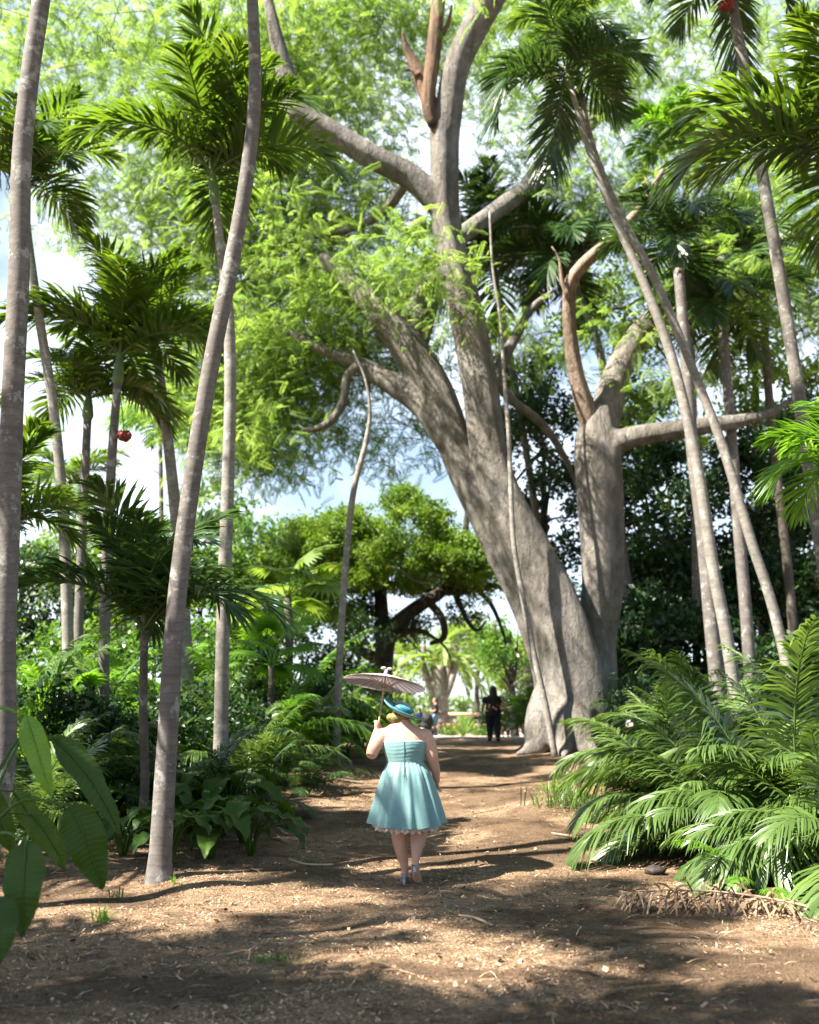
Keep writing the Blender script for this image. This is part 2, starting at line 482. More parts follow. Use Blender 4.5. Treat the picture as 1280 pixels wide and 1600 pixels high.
# ------------------------------------------------------------------ ground
def build_ground():
    ys = np.concatenate([np.arange(-40, 2, 2.), np.arange(2, 18, .1), np.arange(18, 40, .35), np.arange(40, 100, 4), [120, 180, 300, 600, 1500]])
    h = np.concatenate([np.arange(0, 6, .1), np.arange(6, 14, .4), np.arange(14, 40, 3), [60, 100, 200, 500, 1500]])
    xs = np.concatenate([-h[:0:-1], h])
    X, Y = np.meshgrid(xs, ys)
    m = MB(); m.grid(np.stack([X, Y, g(X, Y)], -1), tint=soil_shade(X, Y).ravel())
    tag(m.build('ground', M['ground']), kind='structure')
    # far paved crossing beyond the crest
    X, Y = np.meshgrid(np.linspace(-7, 8, 31), np.linspace(38.5, 60, 44))
    m = MB(); m.grid(np.stack([X, Y, g(X, Y) + .012], -1))
    tag(m.build('path', M['paving']), kind='structure')
    # loose chips and shreds of mulch
    n = 400000
    y = 3.6 + 13 * rng.random(n) ** 1.7
    x = (rng.random(n) * 2 - 1) * (1.2 + y * .42)
    so_ = soil_shade(x, y); keep = rng.random(n) < (.95 - .80 * so_) * (.35 + .65 * (vnoise(x * 5, y * 5, 3, 5) > .45))
    x, y = x[keep], y[keep]; n = len(x)
    L = .004 + .011 * rng.random(n) ** 2.5 + (rng.random(n) < .008) * .03 * rng.random(n); W = L * (.10 + .30 * rng.random(n))
    Mx = rotm(rng.random(n) * 6.28, rng.normal(0, .35, n), rng.normal(0, .5, n)) * np.stack([L, W, L], -1)[:, None, :]
    bv = np.array([[-1, -.6, 0], [-.3, -1, .12], [1, -.3, 0], [1, .5, 0], [.2, 1, .1], [-1, .5, 0]])
    bq = [[0, 1, 4, 5], [1, 2, 3, 4]]
    m = MB(); m.stamp(bv, bq, Mx, np.stack([x, y, g(x, y) + .006 + L * .2], -1), np.clip(rng.random(n) ** 1.2 - .35 * soil_shade(x, y), 0, 1))
    # curled dead leaves and straws among the chips
    n = 1100; y = 3.8 + 16 * rng.random(n) ** 1.5; x = (rng.random(n) * 2 - 1) * (1.2 + y * .40); L = rng.uniform(.018, .045, n); W = L * rng.uniform(.25, .5, n)
    Mx = rotm(rng.random(n) * 6.28, rng.normal(0, .3, n), rng.normal(0, .4, n)) * np.stack([L, W, L], -1)[:, None, :]
    lv = np.array([[-1, 0, .15], [-.4, -1, .30], [-.4, 0, 0], [-.4, 1, .30], [.4, -.9, .35], [.4, 0, .05], [.4, .9, .35], [1, 0, .4]])
    m.stamp(lv, [[0, 1, 2, 2], [0, 2, 3, 3], [1, 4, 5, 2], [2, 5, 6, 3], [4, 7, 5, 5], [5, 7, 6, 6]][2:4], Mx, np.stack([x, y, g(x, y) + .012], -1), np.clip(rng.normal(.45, .3, n), 0, 1))
    n = 700; y = 3.8 + 14 * rng.random(n) ** 1.5; x = (rng.random(n) * 2 - 1) * (1.2 + y * .40); L = rng.uniform(.03, .10, n)
    Mx = rotm(rng.random(n) * 6.28, rng.normal(0, .12, n), 0 * L) * np.stack([L, .003 + 0 * L, L], -1)[:, None, :]
    m.stamp(np.array([[-1, -1, 0], [0, -1, .12], [1, -.5, 0], [1, .5, 0], [0, 1, .12], [-1, 1, 0]]), [[0, 1, 4, 5], [1, 2, 3, 4]], Mx, np.stack([x, y, g(x, y) + .014], -1), rng.uniform(.5, 1, n))
    tag(m.build('mulch_litter', M['chips'], smooth=False), kind='stuff', label='loose bark chips and shreds strewn over the brown path', cat='mulch')
build_ground()

# ------------------------------------------------------------------ foliage builders
def frond_arrays(mb, L, a0, a1, n, ll, lw, vee, droop, seed, petiole=.15, power=1.2, thick=.012, b0=72, b1=22, jit=.1, tw=0.0):
    """one pinnate palm leaf arching along +x from the origin"""
    r = np.random.default_rng(seed)
    ns = 20
    s = np.linspace(0, 1, ns)
    a = np.radians(a0 + (a1 - a0) * s ** power)
    sw = tw * s ** 2                                   # sideways sweep
    d = np.stack([np.cos(a) * np.cos(sw), np.cos(a) * np.sin(sw), np.sin(a)], -1)
    p = np.vstack([[0, 0, 0], np.cumsum((d[1:] + d[:-1]) / 2 * (L / (ns - 1)), 0)])
    mb.tube(p, np.linspace(thick, thick * .25, ns), 4, tint=.75, cap=False)
    u = np.linspace(0, 1, n) * .985 + r.normal(0, .25 / n, n)
    u = np.clip(np.concatenate([u, u + .3 / n]), 0, 1)
    side = np.concatenate([np.ones(n), -np.ones(n)])
    N_ = 2 * n
    uu = petiole + (1 - petiole) * u
    pos = np.stack([np.interp(uu, s, p[:, k]) for k in range(3)], -1)
    T = nrm(np.stack([np.interp(uu, s, d[:, k]) for k in range(3)], -1))
    S0 = nrm(np.cross(np.array([0, 0, 1.]), T)); Nn = np.cross(T, S0)
    S = S0 * side[:, None]
    b = np.radians(b0 + (b1 - b0) * u) + r.normal(0, jit, N_)
    v = vee + r.normal(0, jit * 1.3, N_)
    ln = ll * np.sin(np.pi * (.16 + .80 * u)) ** .65 * (1 + r.normal(0, .06, N_))
    D = nrm(T * np.cos(b)[:, None] + (S * np.cos(v)[:, None] + Nn * np.sin(v)[:, None]) * np.sin(b)[:, None])
    Wd = nrm(T - D * (T * D).sum(-1, keepdims=True))
    Wd = nrm(Wd + Nn * r.normal(0, .25, N_)[:, None])
    k = np.array([0, .3, .68, 1.0]); wd = np.array([.35, 1, .8, .06]) * lw
    pt = pos[:, None] + D[:, None] * (ln[:, None] * k)[..., None]
    pt[..., 2] -= (droop * (1 + r.normal(0, .2, N_)) * ln)[:, None] * k ** 2
    V = np.stack([pt - Wd[:, None] * (wd * .5)[None, :, None], pt + Wd[:, None] * (wd * .5)[None, :, None]], 2)   # N,4,2,3
    idx = np.arange(N_ * 8).reshape(N_, 4, 2)
    q = np.stack([idx[:, :-1, 0], idx[:, :-1, 1], idx[:, 1:, 1], idx[:, 1:, 0]], -1).reshape(-1, 4)
    t = np.repeat(np.clip(.5 + r.normal(0, .14, N_), 0, 1), 8)
    mb.add(V.reshape(-1, 3), q, tint=t)

_fc = {}
def frond_mesh(style, k):
    """cached frond shapes: style -> a list of leaves from upright to hanging"""
    key = (style, k)
    if key in _fc: return _fc[key]
    m = MB()
    if style in ('palm', 'palm_dark', 'palm_light', 'palm_dry'):
        a0, a1 = [(84, 25), (70, -15), (55, -45), (36, -65), (12, -82), (-20, -92)][k % 6]
        frond_arrays(m, 1.0, a0, a1, 50, .40, .026, R(30), .38, 100 + k, .12, 1.25, .013, 74, 26, .12, [-.25, .2, .1, -.15, .3, 0][k % 6])
        mt = {'palm': M['frond'], 'palm_dark': M['frond_dark'], 'palm_light': M['frond_light'], 'palm_dry': M['dry']}[style]
    elif style in ('clump', 'clump_light', 'clump_dark'):
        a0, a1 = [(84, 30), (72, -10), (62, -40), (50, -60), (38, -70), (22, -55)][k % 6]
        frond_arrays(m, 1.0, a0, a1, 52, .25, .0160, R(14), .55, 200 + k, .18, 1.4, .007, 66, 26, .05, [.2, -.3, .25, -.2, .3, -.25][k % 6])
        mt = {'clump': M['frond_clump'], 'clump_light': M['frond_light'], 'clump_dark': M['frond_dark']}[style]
    elif style == 'date':
        a0, a1 = [(70, -20), (50, -60), (25, -80), (0, -90), (-30, -95), (-50, -95)][k % 6]
        frond_arrays(m, 1.0, a0, a1, 40, .16, .018, R(30), .2, 300 + k, .08, 1.1, .012, 60, 25, .15)
        mt = M['leaf_pale']
    _fc[key] = m.mesh('frond', mt)
    return _fc[key]

def add_fronds(root, origin, style, n, L, seed, classes=(0, 1, 1, 2, 2, 3, 4), span=(0, 360), tilt=10, jit=.15, dead=0):
    r = random.Random(seed)
    for i in range(n):
        k = classes[i % len(classes)]
        az = R(span[0] + (span[1] - span[0]) * ((i * .381966) % 1.0) + r.uniform(-14, 14))
        sc = L * r.uniform(1 - jit, 1 + jit)
        put('frond', frond_mesh(style, k), root, origin, (R(r.uniform(-tilt, tilt)), R(r.uniform(-tilt, tilt) * .6), az), (sc, sc * r.uniform(.9, 1.1), sc))
    for i in range(dead):
        sc = L * r.uniform(.6, .9)
        o = put('frond', frond_mesh('palm_dry', 5), root, (origin[0], origin[1], origin[2] - .12), (R(r.uniform(-15, 15)), R(r.uniform(0, 25)), R(r.uniform(0, 360))), (sc, sc * .6, sc))
        o['label'] = 'dry brown frond hanging down'

def palm(name, label, pts, Y, rad, style, crown=None, group=None, bark='bark_palm', base=None, cat='palm tree', shaft=True, dy=0.0, fruit=()):
    """slender palm: pts are points along the trunk (px, py), rad the radii in metres from foot to top"""
    W = [P(a, b, Y + dy * i / (len(pts) - 1)) for i, (a, b) in enumerate(pts)]
    if base is None: base = onground(pts[0][0], Y)
    W = [np.array(base) - [0, 0, .12]] + W[(1 if W[0][2] - base[2] < .25 else 0):]
    rr = np.interp(np.linspace(0, 1, len(W)), np.linspace(0, 1, len(rad)), rad)
    W.insert(1, W[0] + (W[1] - W[0]) * min(.5, .38 / max(W[1][2] - W[0][2], .4))); rr = np.insert(rr, 1, rr[0] * 1.03); rr[0] *= 1.5
    t = thing(name, label, cat, base, group)
    m = MB(); m.tube(W, rr, 14, sub=6, flute=.012, nfl=3)
    m.build('trunk', M[bark], t, origin=base)
    top = W[-1]; axis = nrm(W[-1] - W[-2])
    if crown:
        if shaft:
            m = MB(); h = crown['L'] * .30
            m.tube([top - axis * .02, top + axis * h * .15, top + axis * h * .5, top + axis * h], [rr[-1] * 1.0, rr[-1] * 1.5, rr[-1] * 1.25, rr[-1] * .6], 10, sub=3)
            m.build('crownshaft', M['crownshaft'], t, origin=base)
            fo = top + axis * h * .8 - base
        else: fo = top - base
        add_fronds(t, fo, style, crown['n'], crown['L'], crown.get('seed', 1), crown.get('classes', (0, 1, 1, 2, 2, 3, 4)), crown.get('span', (0, 360)), crown.get('tilt', 10), .15, crown.get('dead', 0))
    for (fx, fy, fr) in fruit:
        c = P(fx, fy, Y - .15)
        m = MB()
        q = c + nrm(rng.normal(0, 1, (80, 3))) * (rng.uniform(.9, 1.75, (80, 1))) * np.array([fr, fr, fr * .7])
        m.ball(c, (fr * 1.5, fr * 1.5, fr), 12, 8)
        for z in q: m.ball(z, .030, 8, 6)
        remeshed(m, 'fruit_cluster', M['fruit'], .011, 1, t, base)
        m = MB(); m.tube([top, (top + c) / 2 + [0, 0, .12], c], [.012, .010, .008], 5, sub=4, tint=.9)
        m.build('fruit_stalk', M['crownshaft'], t, origin=base)
    return t

def clump(name, label, base, n, L, style, seed, group=None, classes=(0, 1, 1, 2, 2, 3, 3, 4, 5), spread=.35, cat='palm', tilt=9, span=(0, 360)):
    """trunkless feathery palm: many arching leaves from the ground"""
    t = thing(name, label, cat, base, group)
    r = random.Random(seed)
    for i in range(n):
        k = classes[i % len(classes)]
        az = span[0] + (span[1] - span[0]) * ((i * .381966) % 1.0) + r.uniform(-16, 16)
        d = spread * math.sqrt(r.random()); aa = R(az + r.uniform(-50, 50))
        sc = L * r.uniform(.8, 1.15)
        put('frond', frond_mesh(style, k), t, (d * math.cos(aa), d * math.sin(aa), -.05), (R(r.uniform(-tilt, tilt)), R(r.uniform(-tilt, tilt) * .5), R(az)), (sc, sc * r.uniform(.9, 1.1), sc))
    return t

def fan_mesh(key, mat):
    if key in _fc: return _fc[key]
    m = MB(); r = np.random.default_rng(5)
    n = 26
    m.tube([[0, 0, 0], [.3, 0, .22], [.62, 0, .34]], [.014, .011, .009], 5, sub=4, tint=.8)
    c = np.array([.62, 0, .34])
    for i in range(n):
        a = R(-128 + 256 * i / (n - 1))
        ln = .55 * (.75 + .25 * math.cos(a)) * r.uniform(.93, 1.05)
        D = np.array([math.cos(a), math.sin(a), .12 * math.cos(a)])
        Wd = np.array([-math.sin(a), math.cos(a), 0])
        k = np.array([0, .35, .7, 1.]); wd = np.array([.004, .030, .026, .003])
        pt = c + D * (ln * k)[:, None]; pt[:, 2] -= .34 * ln * k ** 2.2
        up = np.array([0, 0, .012])
        V = np.stack([pt - Wd * wd[:, None], pt + up * (wd / .03)[:, None], pt + Wd * wd[:, None]], 1)
        m.grid(V, tint=np.clip(.5 + r.normal(0, .12), 0, 1))
    _fc[key] = m.mesh('leaf', mat)
    return _fc[key]

def fan_palm(label, pts, Y, rad, n, L, seed, mat='frond_light', bark='bark_palm_dark', group=None, base=None, spread=(.2, 1.1)):
    if base is None: base = onground(pts[0][0], Y)
    W = [np.array(base) - [0, 0, .1]] + [P(a, b, Y) for a, b in pts[1:]]
    t = thing('fan_palm', label, 'fan palm', base, group)
    m = MB(); m.tube(W, [rad] * len(W), 9, sub=4, flute=.03); m.build('trunk', M[bark], t, origin=base)
    r = random.Random(seed)
    for i in range(n):
        az = 360 * ((i * .381966) % 1) + r.uniform(-12, 12)
        put('leaf', fan_mesh('fan_' + mat, M[mat]), t, W[-1] - base, (R(r.uniform(-15, 15)), R(r.uniform(-55, 45)), R(az)), L * r.uniform(.85, 1.1))
    return t

def blade(mb, p0, az, a0, a1, L, W, wave=.03, seed=0, shape=.5, fold=.25, tint=.5, curl=0.0, lobed=0.0):
    """a broad leaf blade: midrib from p0 along azimuth az, elevation a0 bending to a1 (degrees)"""
    r = np.random.default_rng(seed)
    n = 16
    s = np.linspace(0, 1, n)
    a = np.radians(a0 + (a1 - a0) * s)
    h = np.array([math.cos(az), math.sin(az), 0]); sd = np.array([-math.sin(az), math.cos(az), 0])
    d = np.cos(a)[:, None] * h + np.sin(a)[:, None] * np.array([0, 0, 1.])
    p = np.asarray(p0) + np.vstack([[0, 0, 0], np.cumsum((d[1:] + d[:-1]) / 2 * L / (n - 1), 0)])
    nn = np.cross(sd, d); nn = np.where(nn[:, 2:3] < 0, -nn, nn) if abs(a0) < 80 else nn
    w = W * .5 * np.clip(np.sin(np.pi * s ** shape), 0, 1) ** .75
    w[0] = W * .04; w[-1] = W * .01
    e = np.array([-1, -.66, -.33, 0, .33, .66, 1.])
    ph = r.random() * 6
    V = p[:, None] + sd * (w[:, None] * e)[..., None]
    lift = (fold * np.abs(e)[None] * w[:, None]) - curl * (e ** 2)[None] * w[:, None] + wave * np.sin(s * 17 + ph)[:, None] * (np.abs(e) ** 2)[None]
    lift += .12 * wave * np.sin(s * 60)[:, None] * (np.abs(e) > .1)[None]
    V = V + nn[:, None] * lift[..., None]
    mb.grid(V, tint=np.clip(tint + r.normal(0, .12), 0, 1))
    mb.tube(p - nn * .002, np.linspace(.009, .002, n), 4, tint=.95, cap=False)

def blade_to(mb, p0, p1, face, L_W, bend=.12, seed=0, fold=.14, curl=.1, wave=.016, tint=.5):
    """broad leaf from p0 to p1 with its upper side turned to 'face'"""
    r = np.random.default_rng(seed); n = 90
    p0 = np.asarray(p0, float); p1 = np.asarray(p1, float); d = p1 - p0; L = np.linalg.norm(d)
    f = nrm(np.asarray(face) - nrm(d) * np.dot(nrm(d), face))
    q = (p0 + p1) / 2 + f * L * bend + np.array([0, 0, L * bend * .7]); s = np.linspace(0, 1, n)[:, None]
    p = (1 - s) ** 2 * p0 + 2 * s * (1 - s) * q + s * s * p1
    T = nrm(np.gradient(p, axis=0)); sd = nrm(np.cross(T, f)); nn = np.cross(sd, T)
    s = s[:, 0]; w = L_W * .5 * np.clip(np.sin(np.pi * s ** .72), 0, 1) ** .7; w[0] = L_W * .03; w[-1] = L_W * .01
    e = np.array([-1, -.75, -.5, -.25, 0, .25, .5, .75, 1.])
    V = p[:, None] + sd[:, None] * (w[:, None] * e)[..., None]
    lift = fold * np.abs(e)[None] * w[:, None] - curl * (e ** 2)[None] * w[:, None] + wave * np.sin(s * 15 + r.random() * 6)[:, None] * (e ** 2)[None] + .0028 * np.sin((s[:, None] - .06 * np.abs(e)[None]) * 105) * (np.abs(e) > .1)[None]
    mb.grid(V + nn[:, None] * lift[..., None], tint=np.clip(tint + r.normal(0, .1), 0, 1))
    mb.tube(p + nn * .003, np.linspace(.008, .002, n), 5, tint=.95, cap=False)

def broad_plant(name, label, base, leaves, mat, cat='plant', group=None, stem=None):
    """leaves: (azimuth deg, petiole length, petiole lean deg, blade length, blade width, a0, a1)"""
    t = thing(name, label, cat, base, group)
    for i, (az, pl, lean, L, W, a0, a1) in enumerate(leaves):
        m = MB(); A = R(az); le = R(lean)
        h = np.array([math.cos(A), math.sin(A), 0])
        e1 = h * pl * .35 * math.sin(le) + np.array([0, 0, pl * .55])
        e2 = h * pl * math.sin(le) + np.array([0, 0, pl * math.cos(le)])
        m.tube([h * .02, e1, e2], [.016, .013, .009], 6, sub=5, tint=.9)
        blade(m, e2, A, a0, a1, L, W, .02, seed=i + int(az), shape=.62)
        m.build('leaf', M[mat], t)
    return t

SPRIG = None
def sprig_arrays():
    """five small leaves about a point, for leafy masses"""
    r = np.random.default_rng(3); V, Q = [], []
    for i in range(6):
        a = i * 2.4; e = r.uniform(-.7, .5); l = r.uniform(.7, 1.1); o = r.normal(0, .35, 3)
        D = np.array([math.cos(a) * math.cos(e), math.sin(a) * math.cos(e), math.sin(e)])
        Wd = nrm(np.cross(D, r.normal(0, 1, 3))) * .24 * l
        N = np.cross(D, Wd)
        V += [o, o + D * l * .5 + Wd + N * .3, o + D * l, o + D * l * .5 - Wd + N * .3]
        Q.append([4 * i, 4 * i + 1, 4 * i + 2, 4 * i + 3])
    return np.array(V), np.array(Q)
SPRIG = sprig_arrays()

def ell_points(c, r, n, shell=.55):
    """points in an ellipsoid, most of them near its skin"""
    d = nrm(rng.normal(0, 1, (n, 3)))
    k = (shell + (1 - shell) * rng.random(n)) ** .7
    return np.asarray(c) + d * k[:, None] * np.asarray(r)

def leafmass(mb, c, r, n, size, shell=.55, lump=0, hang=0.0):
    """lumpy mass of leaf sprigs in an ellipsoid"""
    if lump:
        cc = ell_points(c, np.asarray(r) * .85, lump, .5)
        k = rng.integers(0, lump, n)
        lr = np.asarray(r) * (1.6 / lump ** (1 / 3.)) * .55
        p = cc[k] + nrm(rng.normal(0, 1, (n, 3))) * (rng.random(n) ** .5)[:, None] * lr
        ti = np.clip(.5 + rng.normal(0, .16, lump)[k] + rng.normal(0, .12, n), 0, 1)
    else:
        p = ell_points(c, r, n, shell); ti = np.clip(.5 + rng.normal(0, .18, n), 0, 1)
    sz = size * rng.uniform(.7, 1.3, n)
    Mx = rotm(rng.random(n) * 6.28, rng.normal(-hang, .5, n), rng.random(n) * 6.28) * sz[:, None, None]
    mb.stamp(SPRIG[0], SPRIG[1], Mx, p, ti)

def leafy_tree(name, label, base, trunk, masses, size, mat, bark='bark_dark', group=None, cat='tree', trunk_r=.15, limbs=True, lump=14):
    """trunk: points; masses: (centre, radii, count)"""
    t = thing(name, label, cat, base, group)
    m = MB(); base = np.asarray(base)
    if trunk is not None:
        W = [base - [0, 0, .15]] + [np.asarray(p) for p in trunk]
        m.tube(W, np.linspace(trunk_r, trunk_r * .35, len(W)), 10, sub=5, flute=.05)
        if limbs:
            for c, r, n in masses:
                for k in range(3):
                    e = np.asarray(c) + rng.normal(0, .45, 3) * np.asarray(r)
                    a = W[-1] if rng.random() < .6 else W[len(W) // 2 + 0]
                    m.tube([a, (a + e) / 2 + rng.normal(0, .2, 3), e], [trunk_r * .4, trunk_r * .25, trunk_r * .08], 6, sub=4)
        m.build('trunk', M[bark], t, origin=base)
    m = MB()
    for c, r, n in masses: leafmass(m, c, r, n, size, lump=lump)
    m.build('crown', M[mat], t, origin=base, smooth=False)
    return t

def shrub(name, label, base, r, n, size, mat, group=None, cat='shrub', lump=10):
    t = thing(name, label, cat, base, group)
    m = MB()
    for k in range(5):
        a = rng.random() * 6.28
        m.tube([[0, 0, -.05], [.15 * r[0] * math.cos(a), .15 * r[1] * math.sin(a), r[2] * .6], [.5 * r[0] * math.cos(a), .5 * r[1] * math.sin(a), r[2] * 1.3]], [.02, .015, .006], 5, sub=3)
    m.build('stem', M['bark_dark'], t)
    m = MB(); leafmass(m, (0, 0, r[2]), r, n, size, lump=lump); m.build('foliage', M[mat], t, smooth=False)
    return t

# feathery spray of the giant tree: a twice-pinnate leaf of narrow strips
def spray_arrays():
    V, Q = [], []
    r = np.random.default_rng(11)
    for i in range(13):
        u = .10 + .88 * i / 12
        for sd in (1, -1):
            l = .30 * math.sin(math.pi * (.22 + .66 * u)) * r.uniform(.8, 1.1); b = R(62 - 28 * u)
            o = np.array([u, 0, -.24 * u * u])
            D = np.array([math.cos(b), sd * math.sin(b), -.30 + r.normal(0, .12)]); D /= np.linalg.norm(D)
            Wd = nrm(np.cross(D, [0, 0, 1.])) * .021
            k = len(V)
            V += [o - Wd * .4, o + D * l * .55 - Wd, o + D * l + [0, 0, -.04], o + D * l * .55 + Wd]
            Q.append([k, k + 1, k + 2, k + 3])
    return np.array(V), np.array(Q)
SPRAY = spray_arrays()

def feather_mass(mb, tw, ells, size=.55, tintm=.5):
    """ells: (centre, radii, clusters, sprays per cluster)"""
    for c, r, nc, k in ells:
        cc = ell_points(c, r, nc, .15)
        for q in cc:
            n = int(k * 1.05)
            az0 = rng.random() * 6.28
            az = az0 + rng.normal(0, 1.1, n); el = rng.normal(-.35, .4, n)
            Mx = rotm(az, el, rng.normal(0, .5, n)) * (size * rng.uniform(.7, 1.25, n))[:, None, None]
            off = rng.normal(0, 1, (n, 3)) * np.array([.42, .42, .20])
            off = off + np.outer(rng.normal(0, .7, n), [math.cos(az0), math.sin(az0), -.15])
            mb.stamp(SPRAY[0], SPRAY[1], Mx, q + off, np.clip(tintm + rng.normal(0, .12) + rng.normal(0, .1, n), 0, 1))
            if tw is not None:
                e = np.array([math.cos(az0), math.sin(az0), -.15]) * 1.1
                rng.random() < .3 and tw.tube([q - e, q + [0, .1, .10], q + e], [.012, .009, .003], 4, sub=2, cap=False)

# ------------------------------------------------------------------ the giant tree
TY = 22.0
def px_r(r, Y): return r * Y * 1.01 / FPX
def stem(mb, pts, Y, sides=16, flute=.05, sub=5, dy=0.0, nfl=5, tw=1.0):
    n = len(pts)
    W = [P(a, b, Y + dy * i / (n - 1)) for i, (a, b, r) in enumerate(pts)]
    mb.tube(W, [px_r(r, Y) for a, b, r in pts], sides, flute=flute, nfl=nfl, sub=sub, tw=tw)
    return W

tree_base = np.array([P(880, 1160, TY)[0], TY, float(g(P(880, 1160, TY)[0], TY))])
giant = thing('giant_tree', 'giant grey tree with fluted twin stems leaning left over the path', 'tree', tree_base)
m = MB()
s1 = stem(m, [(886, 1230, 50), (882, 1130, 47), (875, 1050, 43), (840, 950, 39), (790, 850, 36), (738, 750, 32), (712, 695, 28), (680, 610, 28), (636, 540, 28), (592, 490, 24), (546, 440, 17), (500, 400, 10)], TY + .45, 24, .08, tw=1.6)
stem(m, [(706, 690, 27), (660, 632, 23), (605, 595, 19), (552, 566, 14), (480, 535, 9), (430, 500, 4)], TY + .4, 14, .04, dy=1.0)
stem(m, [(560, 570, 9), (542, 590, 8), (536, 630, 8), (512, 662, 8), (480, 672, 5), (462, 660, 2)], TY + .4, 8, .05, dy=.4)
stem(m, [(640, 550, 26), (655, 500, 26), (672, 455, 24), (700, 430, 19), (730, 420, 12)], TY + .8, 14, .08, dy=1.0)
s2 = stem(m, [(910, 1230, 50), (904, 1130, 46), (893, 1050, 42), (867, 950, 37), (826, 860, 35), (785, 775, 32), (763, 700, 29), (750, 600, 28), (731, 500, 28), (710, 410, 25), (696, 330, 24), (695, 200, 26)], TY - .3, 24, .10, tw=2.0, nfl=4)
stem(m, [(695, 215, 25), (712, 110, 23), (744, 40, 24), (772, -10, 24), (820, -110, 18), (870, -200, 9)], TY - .3, 14, .03, dy=-1.5)
stem(m, [(692, 325, 23), (642, 277, 22), (580, 245, 21), (520, 208, 20), (466, 174, 20), (449, 122, 17), (432, 60, 13), (415, -20, 8), (400, -90, 3)], TY - .3, 14, .03, dy=-1.0)
s3 = stem(m, [(930, 1230, 46), (926, 1100, 38), (930, 1000, 31), (940, 920, 32), (940, 850, 34), (938, 800, 36), (934, 720, 38), (932, 684, 34), (934, 662, 27), (938, 640, 18), (942, 620, 8)], TY + .35, 20, .05)
stem(m, [(936, 690, 28), (948, 640, 26), (966, 580, 23), (1000, 520, 20), (1050, 470, 18), (1110, 420, 12), (1180, 380, 6)], TY + .4, 14, .04, dy=1.5)
stem(m, [(938, 702, 22), (985, 684, 18), (1040, 674, 16), (1110, 664, 14), (1170, 655, 10), (1215, 640, 6), (1245, 615, 3)], TY + .3, 14, .04, dy=-1.0)
stem(m, [(765, 610, 12), (790, 555, 11), (812, 515, 9), (832, 480, 7), (870, 450, 4)], TY + 1.0, 8, .05, dy=1.2)
stem(m, [(770, 590, 10), (800, 625, 9), (850, 665, 8), (885, 720, 6), (900, 760, 3)], TY + 1.2, 8, .05, dy=1.0)
stem(m, [(640, 275, 12), (600, 330, 9), (540, 360, 7), (470, 370, 4)], TY + .5, 8, .04, dy=2.0)
stem(m, [(830, 290, 20), (855, 255, 18), (885, 225, 14), (930, 190, 10), (975, 150, 6), (1010, 105, 2)], TY + 3, 10, .04, dy=2.0)
stem(m, [(705, 380, 16), (760, 340, 16), (830, 290, 19)], TY + .6, 10, .04, dy=2.4)
# buttress roots
for (sx, sy, r0), (ex, ey) in [((874, 1070, 34), (-.78, -.6)), ((886, 1085, 34), (-.15, -1.05)), ((905, 1090, 36), (.35, -1.1)), ((930, 1085, 32), (1.0, -.6)), ((872, 1085, 28), (-.72, .1))]:
    s0 = P(sx, sy, TY); pts, rr = [s0], [px_r(r0, TY)]
    for f, k in ((.55, .85), (.8, .62), (1.0, .40), (1.22, .22), (1.45, .10)):
        x, y = tree_base[0] + ex * f, TY + ey * f
        r_ = px_r(r0, TY) * k; zz = float(g(x, y)) + r_ * (.9 if f < .7 else .25) + max(0, .55 - f) * 1.6 + (.35 if f < .7 else (.12 if f < .9 else 0))
        pts.append(np.array([x, y, zz])); rr.append(r_)
    m.tube(pts, rr, 14, sub=5)
remeshed(m, 'trunk', M['bark_tree'], .055, 5, giant, tree_base)
m = MB()
stem(m, [(926, 690, 15), (915, 640, 16), (900, 590, 13), (890, 520, 11), (889, 470, 11), (893, 440, 11), (910, 415, 10), (935, 393, 10), (965, 370, 9), (978, 352, 9), (1000, 328, 8), (1022, 292, 6), (1040, 258, 2)], TY + .35, 12, .10, 2, dy=-2.0)
stem(m, [(968, 368, 6), (990, 372, 4), (1016, 356, 2.5), (1034, 360, 1)], TY - 1.0, 7, .1, 2, dy=-.3)
stem(m, [(892, 470, 6), (878, 440, 4), (874, 405, 2), (862, 385, 1)], TY - .5, 7, .1, 2, dy=-.3)
stem(m, [(1003, 324, 5), (1012, 300, 3), (1008, 276, 1)], TY - 1.3, 7, .1, 2)
m.build('branch', M['bark_bare'], giant, origin=tree_base)['label'] = 'bare reddish brown kinked branch'
m = MB()
stem(m, [(698, 262, 8), (688, 215, 14), (664, 140, 14), (645, 95, 9), (634, 72, 6), (629, 50, 1.5)], TY - .3, 10, .1, dy=-.5)
stem(m, [(676, 196, 8), (668, 160, 12), (678, 80, 13), (686, 0, 12), (694, -70, 8)], TY - .6, 10, .1, dy=-.2)
stem(m, [(655, 118, 6), (640, 108, 3), (629, 112, 1)], TY - .7, 6, .1)
stem(m, [(684, 60, 7), (700, 38, 4), (706, 8, 1.5)], TY - .6, 6, .1)
m.build('branch', M['bark_brown'], giant, origin=tree_base)['label'] = 'dead peeling brown branch stub'
tw = MB(); cr = MB()
